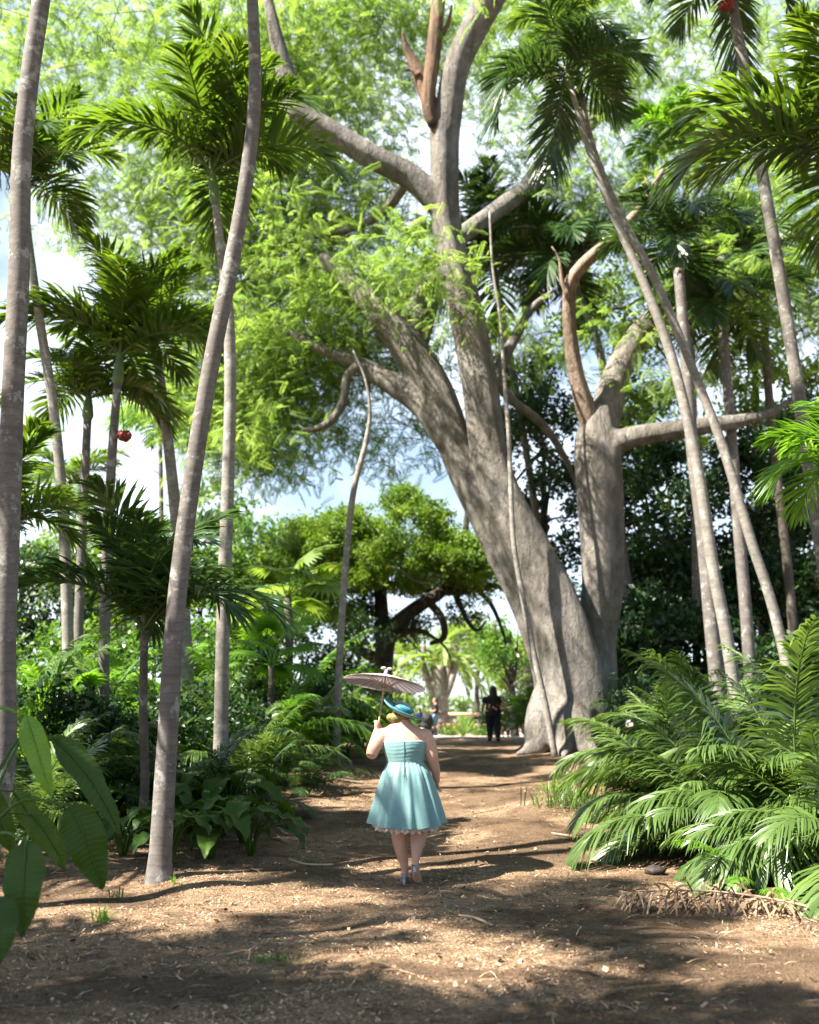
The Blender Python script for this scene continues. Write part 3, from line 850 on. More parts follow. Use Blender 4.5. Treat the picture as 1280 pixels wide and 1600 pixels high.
feather_mass(cr, tw, [
    (np.array([3.0, 10.0, 15.5]), (5.0, 6.5, 1.8), 150, 16), (np.array([5.0, 1.0, 14.0]), (5.0, 4.0, 1.6), 80, 16),  # crown added overhead, out of view, to cut the ambient sky light
    (P(440, 300, 25.5), (4.8, 3.4, 2.9), 230, 18), (P(380, 330, 20), (2.6, 1.6, 1.6), 26, 12), (P(330, 210, 24), (2.6, 3.0, 1.8), 70, 16), (P(380, 640, 26), (2.2, 2.4, 1.2), 50, 16), (P(560, 470, 24), (2.6, 3.2, 1.7), 90, 18), (P(430, 560, 25), (2.2, 2.6, 1.8), 130, 18), (P(600, 560, 24.5), (1.7, 1.2, .8), 26, 14),
    (P(410, 690, 25), (1.8, 2.0, 1.0), 60, 15), (P(660, 400, 20.5), (1.0, .8, 1.5), 16, 12), (P(720, 490, 20.8), (.9, .5, .6), 5, 9),
    (P(250, 60, 24), (4.8, 4.0, 2.6), 130, 15), (P(90, 60, 26), (3.0, 3.0, 2.4), 60, 14), (P(200, 330, 27), (3.0, 2.2, 2.2), 56, 15), (P(300, 560, 26), (2.0, 1.6, 1.5), 36, 15), (P(430, 450, 26), (2.2, 1.6, 2.0), 40, 15), (P(560, 40, 25.5), (4.2, 3.4, 2.9), 170, 18), (P(430, 150, 26), (3.4, 3.0, 2.4), 90, 17), (P(330, 420, 27), (2.4, 2.4, 2.0), 60, 17), (P(250, 600, 28), (2.0, 2.0, 1.4), 30, 15),
    (P(600, 680, 26.5), (2.3, 2.0, 1.1), 26, 14), (P(520, 640, 26), (1.4, 1.4, .8), 16, 14),
    (P(850, 60, 26), (4.2, 4.0, 2.8), 140, 17), (P(1080, 100, 27), (4.0, 4.0, 2.8), 90, 16), (P(880, 300, 27), (2.6, 3.0, 1.8), 56, 17),
    (P(1110, 480, 23.5), (2.8, 2.6, 1.5), 66, 17), (P(1000, 330, 26), (2.6, 3.0, 1.8), 46, 17), (P(1200, 330, 25), (2.5, 3.0, 2.4), 60, 17), (P(1010, 610, 23), (1.0, 1.0, .7), 12, 12),
    (P(820, 540, 25), (1.6, 2.0, 1.2), 22, 14)], .48)
tw.build('twigs', M['bark_dark'], giant, origin=tree_base)
cr.build('crown', M['feather'], giant, origin=tree_base, smooth=False)

# ------------------------------------------------------------------ lianas and pole stems
def liana(label, pts, Y, rr, name='liana', dy=0.0, bark='bark_palm'):
    b = G(pts[0][0], pts[0][1], Y - 4, Y + 4) if pts[0][1] > 1100 else P(*pts[0], Y)
    W = [b - [0, 0, .05]] + [P(a, c, b[1] + dy * (i + 1) / len(pts)) for i, (a, c) in enumerate(pts[1:])]
    m = MB(); m.tube(W, np.interp(np.linspace(0, 1, len(W)), np.linspace(0, 1, len(rr)), rr), 10, sub=7, flute=.05)
    o = m.build(name, M[bark], None, origin=b); o.location = b
    return tag(o, label, 'vine' if name == 'liana' else 'tree stem')
liana('thin crooked grey stem standing bare beside the path, curving to a point', [(526, 1196), (527, 1100), (532, 1000), (540, 880), (552, 770), (572, 690), (578, 640), (570, 590), (552, 548)], 18, [.075, .07, .065, .055, .03, .018], 'bare_stem', bark='bark_palm_light')
liana('grey rope-like liana hanging down in front of the giant trunk', [(868, 1183), (852, 1100), (836, 1030), (818, 940), (803, 850), (798, 760), (795, 680), (788, 590), (782, 500), (770, 420), (765, 330)], 20.0, [.068, .064, .056, .048, .036, .025], dy=.6, bark='bark_palm_light')

# ------------------------------------------------------------------ palms on the left
SLIM = 'slender palms beside the path'
palm('slender_palm', 'lichen spotted palm trunk at the very left edge of the picture', [(2, 1418), (4, 1200), (6, 1000), (14, 800), (20, 620), (30, 420), (34, 250), (48, 110), (66, -10), (90, -200), (105, -420)], 8.6, [.105, .10, .095, .085, .08], 'palm', dict(n=13, L=2.3, seed=3), SLIM)
pb = G(248, 1376)
palm('slender_palm', 'leaning smooth grey palm trunk rising from the mulch in front of the dark leaves', [(248, 1376), (262, 1150), (275, 950), (300, 750), (330, 570), (360, 420), (385, 280), (398, 150), (395, 10), (386, -180), (380, -420)], pb[1], [.104, .094, .088, .080, .064, .050], 'palm', dict(n=13, L=2.3, seed=5), SLIM, base=pb)
palm('slender_palm', 'straight palm behind the leaning trunk with the highest full crown on the left', [(344, 1185), (349, 950), (356, 760), (360, 600), (356, 480), (345, 390), (337, 318)], 14.5, [.115, .10, .095, .085, .06], 'palm', dict(n=17, L=2.25, seed=9, classes=(0, 0, 1, 1, 2, 2, 3)), SLIM, bark='bark_palm_light')
palm('slender_palm', 'palm with a red fruit cluster hanging below its dense green crown', [(160, 1165), (163, 1000), (168, 850), (176, 700), (184, 600)], 16.5, [.105, .095, .085, .07], 'palm', dict(n=18, L=2.1, seed=12, classes=(0, 0, 1, 1, 2, 2, 3)), SLIM, fruit=((194, 681, .075),), bark='bark_palm')
palm('slender_palm', 'thin palm with low drooping pale fronds just left of the red fruit', [(118, 1160), (124, 950), (130, 800), (137, 655)], 18, [.10, .085, .075], 'palm', dict(n=15, L=1.7, seed=15, classes=(0, 1, 2, 3, 3)), SLIM)
palm('slender_palm', 'pale thin palm trunk leaning left, second from the left picture edge', [(107, 1150), (105, 950), (97, 780), (84, 640), (62, 500), (48, 400), (40, 330)], 16, [.10, .09, .08, .06], 'palm', dict(n=14, L=2.0, seed=18, classes=(0, 1, 1, 2, 2, 3)), SLIM, bark='bark_palm_light')
palm('slender_palm', 'thin curved pale palm trunk partly hidden by the leaning grey trunk', [(296, 1130), (288, 980), (277, 830), (266, 720), (254, 620), (247, 570)], 19, [.14, .13, .11, .09], 'palm', dict(n=15, L=1.8, seed=21, classes=(0, 1, 2, 2, 3)), SLIM, bark='bark_palm_light')
palm('young_palm', 'dark young palm with stiff spreading fronds amid the left undergrowth', [(226, 1240), (224, 1100), (226, 985)], 11.5, [.055, .05, .045], 'palm_dark', dict(n=17, L=1.7, seed=31, classes=(0, 0, 0, 1, 1, 2, 2), tilt=14), shaft=False, bark='bark_palm_dark')
palm('young_palm', 'young palm with green arching fronds at the left edge beside the spotted trunk', [(-40, 1240), (-30, 1000), (-20, 850)], 12, [.08, .07, .06], 'palm', dict(n=14, L=1.6, seed=33, classes=(0, 1, 1, 2, 3)), shaft=False, bark='bark_palm_dark')
palm('slender_palm', 'far small palm with dark crown between two thin trunks on the left', [(100, 1100), (102, 900), (106, 780)], 30, [.10, .09, .08], 'palm', dict(n=14, L=1.9, seed=36, classes=(1, 2, 3, 3)), SLIM)
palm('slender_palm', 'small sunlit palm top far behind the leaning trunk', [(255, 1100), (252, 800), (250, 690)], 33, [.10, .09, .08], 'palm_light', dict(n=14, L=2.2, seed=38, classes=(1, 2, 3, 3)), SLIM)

# ------------------------------------------------------------------ palms on the right
palm('slender_palm', 'long grey palm trunk leaning left across the right side, the nearer of the crossing pair', [(1150, 1215), (1138, 1010), (1115, 890), (1088, 720), (1050, 560), (1005, 440), (960, 340), (922, 240), (893, 140)], 16, [.108, .100, .092, .080, .055, .045], 'palm_dark', dict(n=13, L=1.65, seed=41, classes=(1, 2, 3, 3, 4, 4, 5), tilt=18), SLIM, bark='bark_palm_light')
palm('slender_palm', 'thinner palm trunk leaning left, behind its crossing twin and rooted further right', [(1262, 1190), (1212, 965), (1172, 840), (1130, 700), (1082, 575), (1025, 440), (972, 340), (928, 235), (905, 130), (895, 60)], 17, [.092, .088, .080, .066, .045], 'palm', dict(n=12, L=1.5, seed=43, dead=1, classes=(1, 2, 3, 4, 5)), SLIM, bark='bark_palm_light')
palm('slender_palm', 'upright dark palm trunk right of the giant tree under the horizontal limb', [(1118, 1180), (1112, 980), (1098, 830), (1082, 700), (1072, 560), (1060, 420)], 20, [.16, .14, .13, .11], 'palm_dark', dict(n=13, L=2.0, seed=46, classes=(1, 2, 3, 4)), SLIM, bark='bark_palm')
palm('slender_palm', 'brown dark trunk between the two leaning palms on the right', [(1180, 1150), (1165, 950), (1152, 800), (1140, 640), (1130, 520)], 22, [.14, .13, .11], 'palm_dark', dict(n=13, L=2.0, seed=48, classes=(1, 2, 3, 4)), SLIM, bark='bark_palm')
palm('slender_palm', 'short pale palm trunk close behind the giant tree on its right', [(1000, 1150), (988, 980), (972, 860), (960, 740), (940, 560), (900, 450)], 26, [.16, .15, .13, .10], 'palm_dark', dict(n=15, L=2.6, seed=50, classes=(1, 2, 3, 4)), SLIM, bark='bark_palm')
palm('slender_palm', 'brown thin trunk at the far right behind the fan fronds', [(1250, 1100), (1232, 900), (1215, 750), (1200, 600), (1190, 440)], 24, [.12, .11, .10], 'palm_dark', dict(n=14, L=2.2, seed=52, classes=(1, 2, 3, 4)), SLIM, bark='bark_palm_dark')
palm('slender_palm', 'dark crowned palm seen between the giant stem and the right trunk', [(860, 1120), (850, 900), (812, 640), (775, 440)], 29, [.12, .11, .10], 'palm_dark', dict(n=24, L=2.9, seed=54, classes=(0, 1, 2, 3, 4)), SLIM)
palm('slender_palm', 'palm with red fruit at the top edge, its crown hanging in from above', [(1335, 1200), (1290, 900), (1230, 500), (1170, 150), (1142, -10)], 14, [.11, .10, .09, .08], 'palm_dark', dict(n=16, L=1.5, seed=56, classes=(1, 2, 3, 3, 4, 5)), SLIM, fruit=((1135, 8, .065),))
palm('large_palm', 'palm with broad silvery green fronds reaching in from the upper right edge', [(1420, 1300), (1410, 900), (1380, 500), (1335, 262)], 11, [.15, .14, .13, .12], 'palm', dict(n=20, L=2.3, seed=58, classes=(0, 1, 1, 2, 2, 3)), shaft=False)
palm('large_palm', 'bright green young palm fronds reaching in at the right edge at mid height', [(1370, 1300), (1365, 1000), (1350, 740)], 10, [.10, .09, .08], 'palm_light', dict(n=16, L=1.15, seed=60, classes=(0, 1, 1, 2, 3)), shaft=False)
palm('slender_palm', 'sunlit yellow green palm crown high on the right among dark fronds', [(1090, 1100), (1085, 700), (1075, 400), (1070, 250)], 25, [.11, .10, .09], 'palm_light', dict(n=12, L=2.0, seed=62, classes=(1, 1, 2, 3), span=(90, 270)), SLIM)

# ------------------------------------------------------------------ palms added out of frame on the left to shade the path
SH = 'palms added out of view to shade the path'
for i, (x, y, h) in enumerate([(-8.6, 2.2, 8.0), (-6.2, 2.2, 7.6), (-8.2, 4.2, 10.8), (-7.0, 8.5, 6.2), (-7.9, 3.9, 7.0)]):
    b = np.array([x, y, float(g(x, y))])
    t = thing('slender_palm', 'slender palm added out of view on the left to shade the path', 'palm tree', b, SH)
    m = MB(); m.tube([b - [0, 0, .1], b + [.1, .05, h * .5], b + [.25, .1, h]], [.14, .11, .09], 12, sub=6); m.build('trunk', M['bark_palm'], t, origin=b)
    add_fronds(t, (.25, .1, h), 'palm', (10, 11, 9, 14, 8, 7)[i], 2.2, 70 + i)
b = np.array([-15.0, 14.0, float(g(-15, 14))])
ft = thing('feathery_tree', 'feathery light green tree whose sprays hang in at the top left', 'tree', b)
m = MB()
for e in ([-11, 9, 12], [-9, 13, 12.5], [-13, 6, 12], [-17, 16, 13], [-8, 18, 13]):
    m.tube([b - [0, 0, .2], b + [0, 0, 5], (b + [0, 0, 6] + np.array(e)) / 2 + [0, 0, 1.5], e], [.4, .32, .2, .04], 10, sub=5)
m.build('trunk', M['bark_tree'], ft, origin=b)
tw = MB(); cr = MB()
feather_mass(cr, tw, [((-11.5, 9.5, 11.5), (4, 5, 1.8), 34, 12), ((-9.0, 15.5, 12.5), (3, 3.5, 1.6), 30, 10), ((-14, 4.5, 12), (4, 3, 1.6), 18, 12)], .55)  # crown masses out of view are added to shade the path
tw.build('twigs', M['bark_dark'], ft, origin=b); cr.build('crown', M['feather'], ft, origin=b, smooth=False)

# ------------------------------------------------------------------ glossy feathery palm clumps on the right bank
RB = 'feathery palm clumps on the right bank'
def cl(label, px, Y, n, L, style, seed, group=RB, **k):
    b = onground(px, Y); clump('palm_clump', label, b, n, L, style, seed, group, **k)
cl('glossy feathery palm clump nearest the fallen brown frond', 1230, 9.7, 28, 1.35, 'clump', 1, classes=(1, 2, 2, 3, 3, 4, 5, 5))
cl('tall glossy palm clump at the right edge with the highest pale frond', 1215, 11.0, 30, 2.5, 'clump', 2, classes=(0, 0, 1, 1, 2, 2, 3, 3, 4))
cl('broad glossy palm clump in the middle of the right bank', 1130, 11.0, 32, 1.75, 'clump', 3, classes=(1, 1, 2, 2, 3, 3, 4, 4, 5))
cl('glossy palm clump at the left end of the right bank, fronds over the mulch', 1075, 12.4, 32, 1.65, 'clump', 4, classes=(0, 1, 2, 2, 3, 3, 4, 5))
cl('feathery palm clump against the foot of the giant tree', 1045, 15.0, 28, 1.9, 'clump', 5, classes=(0, 1, 1, 2, 2, 3, 4))
cl('feathery palm clump behind the middle of the right bank', 1120, 13.6, 28, 2.3, 'clump', 6, classes=(0, 0, 1, 1, 2, 3))
cl('palm clump half out of the picture at the lower right edge', 1330, 9.6, 28, 1.8, 'clump', 7, classes=(0, 1, 1, 2, 2, 3, 4))
cl('palm clump at the right edge behind the tallest frond', 1300, 12.8, 28, 2.6, 'clump', 8, classes=(0, 1, 1, 2, 2, 3))
cl('low bright palm clump just behind the fallen frond, fronds spread flat', 1150, 9.25, 13, .75, 'clump_light', 9, classes=(1, 2, 3, 4, 5, 5))

# ------------------------------------------------------------------ dense dark growth behind the right bank
BR = 'dark trees behind the right bank'
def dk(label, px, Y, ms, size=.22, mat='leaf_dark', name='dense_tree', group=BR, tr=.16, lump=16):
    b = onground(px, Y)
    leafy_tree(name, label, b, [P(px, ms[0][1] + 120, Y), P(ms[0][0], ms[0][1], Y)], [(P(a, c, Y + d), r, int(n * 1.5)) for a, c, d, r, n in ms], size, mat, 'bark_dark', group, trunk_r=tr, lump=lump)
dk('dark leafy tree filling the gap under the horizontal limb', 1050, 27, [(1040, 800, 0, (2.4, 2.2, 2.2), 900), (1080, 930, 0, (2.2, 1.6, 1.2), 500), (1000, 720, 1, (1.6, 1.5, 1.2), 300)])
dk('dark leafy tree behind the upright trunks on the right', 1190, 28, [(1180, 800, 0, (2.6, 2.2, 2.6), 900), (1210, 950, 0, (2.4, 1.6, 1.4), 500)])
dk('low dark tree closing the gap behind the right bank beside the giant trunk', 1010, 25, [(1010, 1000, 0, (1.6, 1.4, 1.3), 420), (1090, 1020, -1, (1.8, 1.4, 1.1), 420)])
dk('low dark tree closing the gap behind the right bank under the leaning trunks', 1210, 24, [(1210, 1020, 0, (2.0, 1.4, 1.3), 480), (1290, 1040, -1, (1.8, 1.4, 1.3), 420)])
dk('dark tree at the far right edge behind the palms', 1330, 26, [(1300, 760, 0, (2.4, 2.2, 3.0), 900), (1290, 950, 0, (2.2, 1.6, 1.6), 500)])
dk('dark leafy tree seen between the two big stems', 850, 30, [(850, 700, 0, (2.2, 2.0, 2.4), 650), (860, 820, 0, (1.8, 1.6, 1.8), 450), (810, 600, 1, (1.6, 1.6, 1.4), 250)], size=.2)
dk('mid green tree rising behind the right trunk', 960, 31, [(980, 480, 0, (3.0, 2.5, 2.2), 520), (1050, 640, 0, (2.6, 2.2, 1.8), 420)], size=.22, mat='vine_leaf')
dk('mid green tall tree high on the right behind the leaning palms', 1180, 31, [(1180, 450, 0, (3.0, 2.6, 3.2), 620), (1130, 250, 0, (2.6, 2.2, 2.2), 300), (1210, 620, 0, (2.4, 2.0, 1.6), 380)], size=.22, mat='vine_leaf')
for i, (px, Y, lab) in enumerate([(1075, 17.5, 'bright leafy shrub in the gap right of the giant trunk'), (1010, 19, 'low dark shrub at the right foot of the giant trunk'), (1200, 18, 'dark shrub below the leaning palm trunks')]):
    shrub('leafy_shrub', lab, onground(px, Y), (1.0, .8, .85), 420, .11, ('leaf_mid', 'leaf_dark', 'leaf_dark')[i], 'shrubs behind the right bank')
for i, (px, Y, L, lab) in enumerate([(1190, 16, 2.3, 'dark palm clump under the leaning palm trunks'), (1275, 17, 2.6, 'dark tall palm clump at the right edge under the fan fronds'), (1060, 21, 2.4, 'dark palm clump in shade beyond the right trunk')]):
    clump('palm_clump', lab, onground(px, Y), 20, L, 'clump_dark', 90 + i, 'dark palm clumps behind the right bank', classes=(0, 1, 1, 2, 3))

# ------------------------------------------------------------------ left undergrowth
LU = 'palm clumps in the left undergrowth'
for i, (px, Y, n, L, st, lab) in enumerate([
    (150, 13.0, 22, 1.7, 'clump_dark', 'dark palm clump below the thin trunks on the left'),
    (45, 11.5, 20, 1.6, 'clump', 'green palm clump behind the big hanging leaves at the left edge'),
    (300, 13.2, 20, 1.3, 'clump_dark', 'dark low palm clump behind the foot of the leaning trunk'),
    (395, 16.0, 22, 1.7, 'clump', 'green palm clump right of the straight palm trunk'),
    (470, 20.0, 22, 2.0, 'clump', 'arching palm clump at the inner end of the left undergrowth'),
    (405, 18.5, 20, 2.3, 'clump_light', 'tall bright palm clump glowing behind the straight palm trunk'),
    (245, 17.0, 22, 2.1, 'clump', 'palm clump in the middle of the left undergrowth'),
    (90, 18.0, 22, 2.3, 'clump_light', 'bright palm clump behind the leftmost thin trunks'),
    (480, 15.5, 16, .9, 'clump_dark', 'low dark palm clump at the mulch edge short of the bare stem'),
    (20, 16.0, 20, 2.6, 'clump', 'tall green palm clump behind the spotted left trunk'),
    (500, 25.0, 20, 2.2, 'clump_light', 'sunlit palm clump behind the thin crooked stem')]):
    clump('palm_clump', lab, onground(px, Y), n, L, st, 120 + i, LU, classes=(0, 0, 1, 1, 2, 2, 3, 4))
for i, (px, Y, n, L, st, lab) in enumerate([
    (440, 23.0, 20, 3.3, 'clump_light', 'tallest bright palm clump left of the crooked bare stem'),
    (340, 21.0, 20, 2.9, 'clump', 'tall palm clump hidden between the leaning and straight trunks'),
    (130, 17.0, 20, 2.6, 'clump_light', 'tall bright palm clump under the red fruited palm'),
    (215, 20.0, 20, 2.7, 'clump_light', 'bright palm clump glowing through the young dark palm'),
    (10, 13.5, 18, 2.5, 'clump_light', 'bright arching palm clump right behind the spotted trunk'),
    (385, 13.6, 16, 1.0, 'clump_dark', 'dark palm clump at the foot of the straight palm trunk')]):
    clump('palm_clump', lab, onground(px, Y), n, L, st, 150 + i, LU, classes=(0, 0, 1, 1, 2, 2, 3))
fan_palm('fan palm with pale sunlit round leaves above the left undergrowth', [(452, 1150), (452, 1000), (449, 935)], 22, .09, 12, 1.5, 4, 'leaf_pale')
fan_palm('low yellow green fan palm right of the straight palm trunk', [(425, 1160), (424, 1080), (424, 1040)], 19, .06, 9, 1.1, 6, 'frond_light')
fan_palm('small fan palm with thin starry leaves left of the leaning trunk', [(108, 1180), (110, 1130), (112, 1105)], 15, .03, 8, .6, 8, 'frond_light')
LS = 'dark shrubs filling the left undergrowth'
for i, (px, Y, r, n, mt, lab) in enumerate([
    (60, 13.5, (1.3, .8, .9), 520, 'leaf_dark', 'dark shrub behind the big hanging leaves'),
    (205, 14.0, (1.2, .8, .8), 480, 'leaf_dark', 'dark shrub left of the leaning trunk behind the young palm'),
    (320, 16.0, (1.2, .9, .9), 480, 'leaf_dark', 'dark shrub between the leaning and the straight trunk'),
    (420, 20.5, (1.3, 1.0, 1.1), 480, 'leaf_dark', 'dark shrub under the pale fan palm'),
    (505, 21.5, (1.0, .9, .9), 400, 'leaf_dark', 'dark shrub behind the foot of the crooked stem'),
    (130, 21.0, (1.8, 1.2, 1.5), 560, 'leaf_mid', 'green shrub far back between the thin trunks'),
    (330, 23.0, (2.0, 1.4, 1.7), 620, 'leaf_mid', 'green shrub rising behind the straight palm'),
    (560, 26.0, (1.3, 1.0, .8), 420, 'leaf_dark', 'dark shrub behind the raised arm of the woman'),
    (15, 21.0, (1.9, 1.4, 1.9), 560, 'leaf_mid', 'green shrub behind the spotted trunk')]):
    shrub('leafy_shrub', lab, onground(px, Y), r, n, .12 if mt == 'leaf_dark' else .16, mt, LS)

# big paddle leaves at the left edge
b = np.array([-2.72, 6.05, float(g(-2.72, 6.05))])
t = thing('paddle_leaf_plant', 'big paddle leaved plant hanging into the picture at the lower left', 'plant', b)
def paddle(tip0, tip1, W, Y, dY, seed, mat='broad', roll=0.0, bend=.12):
    """leaf from the end of its stalk to its tip"""
    a = P(*tip0, Y); c = P(*tip1, Y + dY)
    mm = MB()
    foot = b + np.array([rng.normal(0, .08), rng.normal(0, .06), -.03])
    h = np.array([a[0], a[1], 0]) - np.array([foot[0], foot[1], 0])
    mm.tube([foot, foot + h * .15 + [0, 0, (a[2] - foot[2]) * .6], foot + h * .55 + [0, 0, (a[2] - foot[2]) * 1.0], a], [.016, .013, .010, .007], 7, sub=6, tint=.95)
    blade_to(mm, a, c, np.array([.25 + roll, -1, .35]), W, bend, seed)
    mm.build('leaf', M[mat], t, origin=b)
paddle((40, 1118), (80, 1246), .155, 6.3, -.05, 1, mat='broad_bright', roll=-.2)
paddle((86, 1156), (188, 1306), .19, 6.6, .1, 2, roll=.7)
paddle((82, 1152), (160, 1228), .16, 7.2, .2, 8, roll=.5)
paddle((110, 1258), (160, 1390), .235, 6.0, .12, 3)
paddle((42, 1314), (36, 1464), .215, 5.6, -.1, 4, roll=-.2)
paddle((-10, 1400), (0, 1506), .22, 5.4, -.1, 5)
paddle((48, 1272), (104, 1362), .15, 6.9, .1, 6, roll=.3)
paddle((-35, 1225), (22, 1335), .2, 7.1, .1, 7)
paddle((20, 1236), (70, 1330), .16, 7.3, .1, 9, roll=.4)

# arrow-shaped dark leaves at the foot of the leaning palm
DL = 'dark broad leaved plants at the mulch edge'
for i, (px, Y, n, s, lab) in enumerate([(285, 10.6, 9, 1.0, 'dark broad leaved plant right behind the foot of the leaning trunk'), (345, 10.9, 11, 1.1, 'dark broad leaved plant with the largest drooping leaves at the mulch edge'),
        (392, 11.6, 9, .95, 'dark broad leaved plant at the tip of the left bed by the pale dry strips'), (215, 10.9, 8, .9, 'dark broad leaved plant in shade left of the leaning trunk'), (405, 11.0, 9, 1.0, 'dark broad leaved plant whose leaves reach furthest over the mulch'), (262, 12.0, 9, 1.2, 'dark broad leaved plant in shade half hidden by the leaning trunk'), (370, 12.6, 10, 1.3, 'dark tall broad leaved plant at the back of the dark bed'), (330, 12.2, 9, 1.15, 'dark broad leaved plant in the second row behind the largest leaves')]):
    r = random.Random(40 + i); lv = []
    for k in range(n):
        az = 360 * ((k * .381966 + .6) % 1) + r.uniform(-15, 15)
        lv.append((az, s * r.uniform(.35, .62), r.uniform(18, 55), s * r.uniform(.36, .50), s * r.uniform(.19, .26), r.uniform(-10, 25), r.uniform(-75, -45)))
    broad_plant('arum_plant', lab, onground(px, Y), lv, 'broad', group=DL)
BB = 'large leaved plants at the far end of the path'
for i, (px, Y, n, s, mt, lab) in enumerate([(588, 24, 12, 1.3, 'broad_bright', 'bright green leafy plant just left of the woman behind her raised hand'), (572, 21.5, 9, 1.0, 'leaf_pale', 'pale silvery leaved plant below the bright green one'), (545, 20.5, 9, .9, 'broad', 'dark leaved plant right of the crooked bare stem'),
        (818, 33.5, 14, 1.9, 'broad', 'dark glossy large leaved plant beside the giant trunk'), (842, 28.5, 12, 1.2, 'broad', 'glossy large leaved plant touching the left root of the giant tree'), (836, 34.5, 12, 2.1, 'broad', 'tall large leaved plant behind the giant root')]):
    r = random.Random(60 + i); lv = []
    for k in range(n):
        az = 360 * ((k * .381966 + .3) % 1) + r.uniform(-15, 15)
        lv.append((az, s * r.uniform(.35, .8), r.uniform(10, 50), s * r.uniform(.4, .55), s * r.uniform(.26, .36), r.uniform(0, 30), r.uniform(-60, -25)))
    broad_plant('large_leaved_plant', lab, onground(px, Y), lv, mt, group=BB)

# ------------------------------------------------------------------ vine-draped tree at the end of the path
VY = 36.0
vb = onground(592, VY)
vt = thing('vine_draped_tree', 'dark twisted tree under a heavy green cap of vines at the end of the path', 'tree', vb)
m = MB()
def vs(pts, dy=0.0): stem(m, pts, VY, 12, .06, 5, dy)
vs([(596, 1110, 17), (598, 1040, 15), (612, 985, 12), (650, 950, 11), (690, 925, 9), (712, 895, 7), (725, 850, 6), (730, 800, 4)])
vs([(598, 1030, 12), (596, 960, 11), (595, 900, 9), (600, 840, 7)], 1)
vs([(690, 925, 6), (720, 925, 5), (750, 920, 4.5), (775, 915, 3.5), (795, 930, 2)], -1)
vs([(745, 920, 4), (768, 945, 3.5), (785, 985, 2.5), (790, 1005, 1.5)], -1)
vs([(670, 940, 6), (690, 965, 6), (694, 995, 5), (672, 1006, 3)], -.5)
vs([(712, 930, 5), (728, 965, 4), (745, 985, 3), (760, 970, 1.5)], .5)
vs([(600, 1035, 10), (570, 1020, 8), (550, 1010, 6), (530, 985, 4)], 0)
vs([(608, 1000, 6), (650, 985, 4), (690, 1005, 2), (705, 1030, 1)], 0)
m.build('trunk', M['bark_dark'], vt, origin=vb)
m = MB(); stem(m, [(552, 864, 1.5), (565, 872, 2.2), (600, 882, 2.6), (632, 896, 2.6), (650, 908, 2), (672, 912, 1.2)], VY - 2.2, 8, .05, 5)
stem(m, [(580, 876, 1.5), (586, 852, 1.2), (600, 834, .7)], VY - 2.2, 6, .05, 5)
m.build('branch', M['bark_palm_light'], vt, origin=vb)['label'] = 'pale bare branch under the vine cap'
m = MB()
def dome(px, py, d, r, lumps, n, size=.15, low=-.12):
    cc = nrm(rng.normal(0, 1, (lumps * 3, 3))); cc = cc[cc[:, 2] > low][:lumps]
    cc = P(px, py, VY + d) + cc * np.asarray(r) * rng.uniform(.86, 1.04, (len(cc), 1))
    k = rng.integers(0, len(cc), n)
    p = cc[k] + nrm(rng.normal(0, 1, (n, 3))) * (rng.random(n) ** .6)[:, None] * np.array([.62, .62, .40]) * rng.uniform(.7, 1.3, (len(cc), 1))[k]
    hang = rng.random(n) < .25
    p[hang, 2] -= rng.random(hang.sum()) * .5
    ti = np.clip(.5 + rng.normal(0, .14, len(cc))[k] + rng.normal(0, .12, n), 0, 1)
    Mx = rotm(rng.random(n) * 6.28, rng.normal(-.5, .5, n), rng.random(n) * 6.28) * (size * rng.uniform(.7, 1.3, n))[:, None, None]
    m.stamp(SPRIG[0], SPRIG[1], Mx, p, ti)
dome(612, 868, 0, (2.3, 2.6, 2.5), 70, 5600)
dome(520, 872, 0, (2.0, 2.4, 1.55), 56, 3900)
dome(705, 888, -.2, (1.3, 2.0, 1.35), 40, 2500)
dome(458, 890, -.3, (1.0, 1.6, .9), 26, 1500)
dome(575, 905, -1.6, (1.9, .9, .35), 24, 1100)
dome(740, 915, -.6, (.7, 1.0, .7), 16, 700)
m.build('crown', M['vine_leaf'], vt, origin=vb, smooth=False)
m = MB()
for (a, c, r, n) in [(600, 900, (2.5, 1.7, .7), 1700), (680, 900, (1.7, 1.6, .6), 1000), (520, 905, (1.4, 1.5, .8), 900), (550, 960, (1.0, .9, 1.2), 520), (630, 985, (1.3, 1.0, .9), 380), (720, 960, (.9, .8, .6), 130)]:
    leafmass(m, P(a, c, VY + .8), r, n, .16, lump=8, hang=.6)
m.build('hanging_leaves', M['leaf_dark'], vt, origin=vb, smooth=False)
for k in range(16):
    m = MB()
    x0 = 470 + 270 * rng.random(); y0 = 850 + 40 * rng.random(); ln = 40 + 110 * rng.random(); Yq = VY - 2 + 3 * rng.random()
    m.tube([P(x0, y0, Yq), P(x0 + rng.normal(0, 4), y0 + ln * .5, Yq), P(x0 + rng.normal(0, 6), y0 + ln, Yq)], [.02, .018, .012], 5, sub=3)
    m.build('aerial_root', M['bark_palm_dark'], vt, origin=vb)

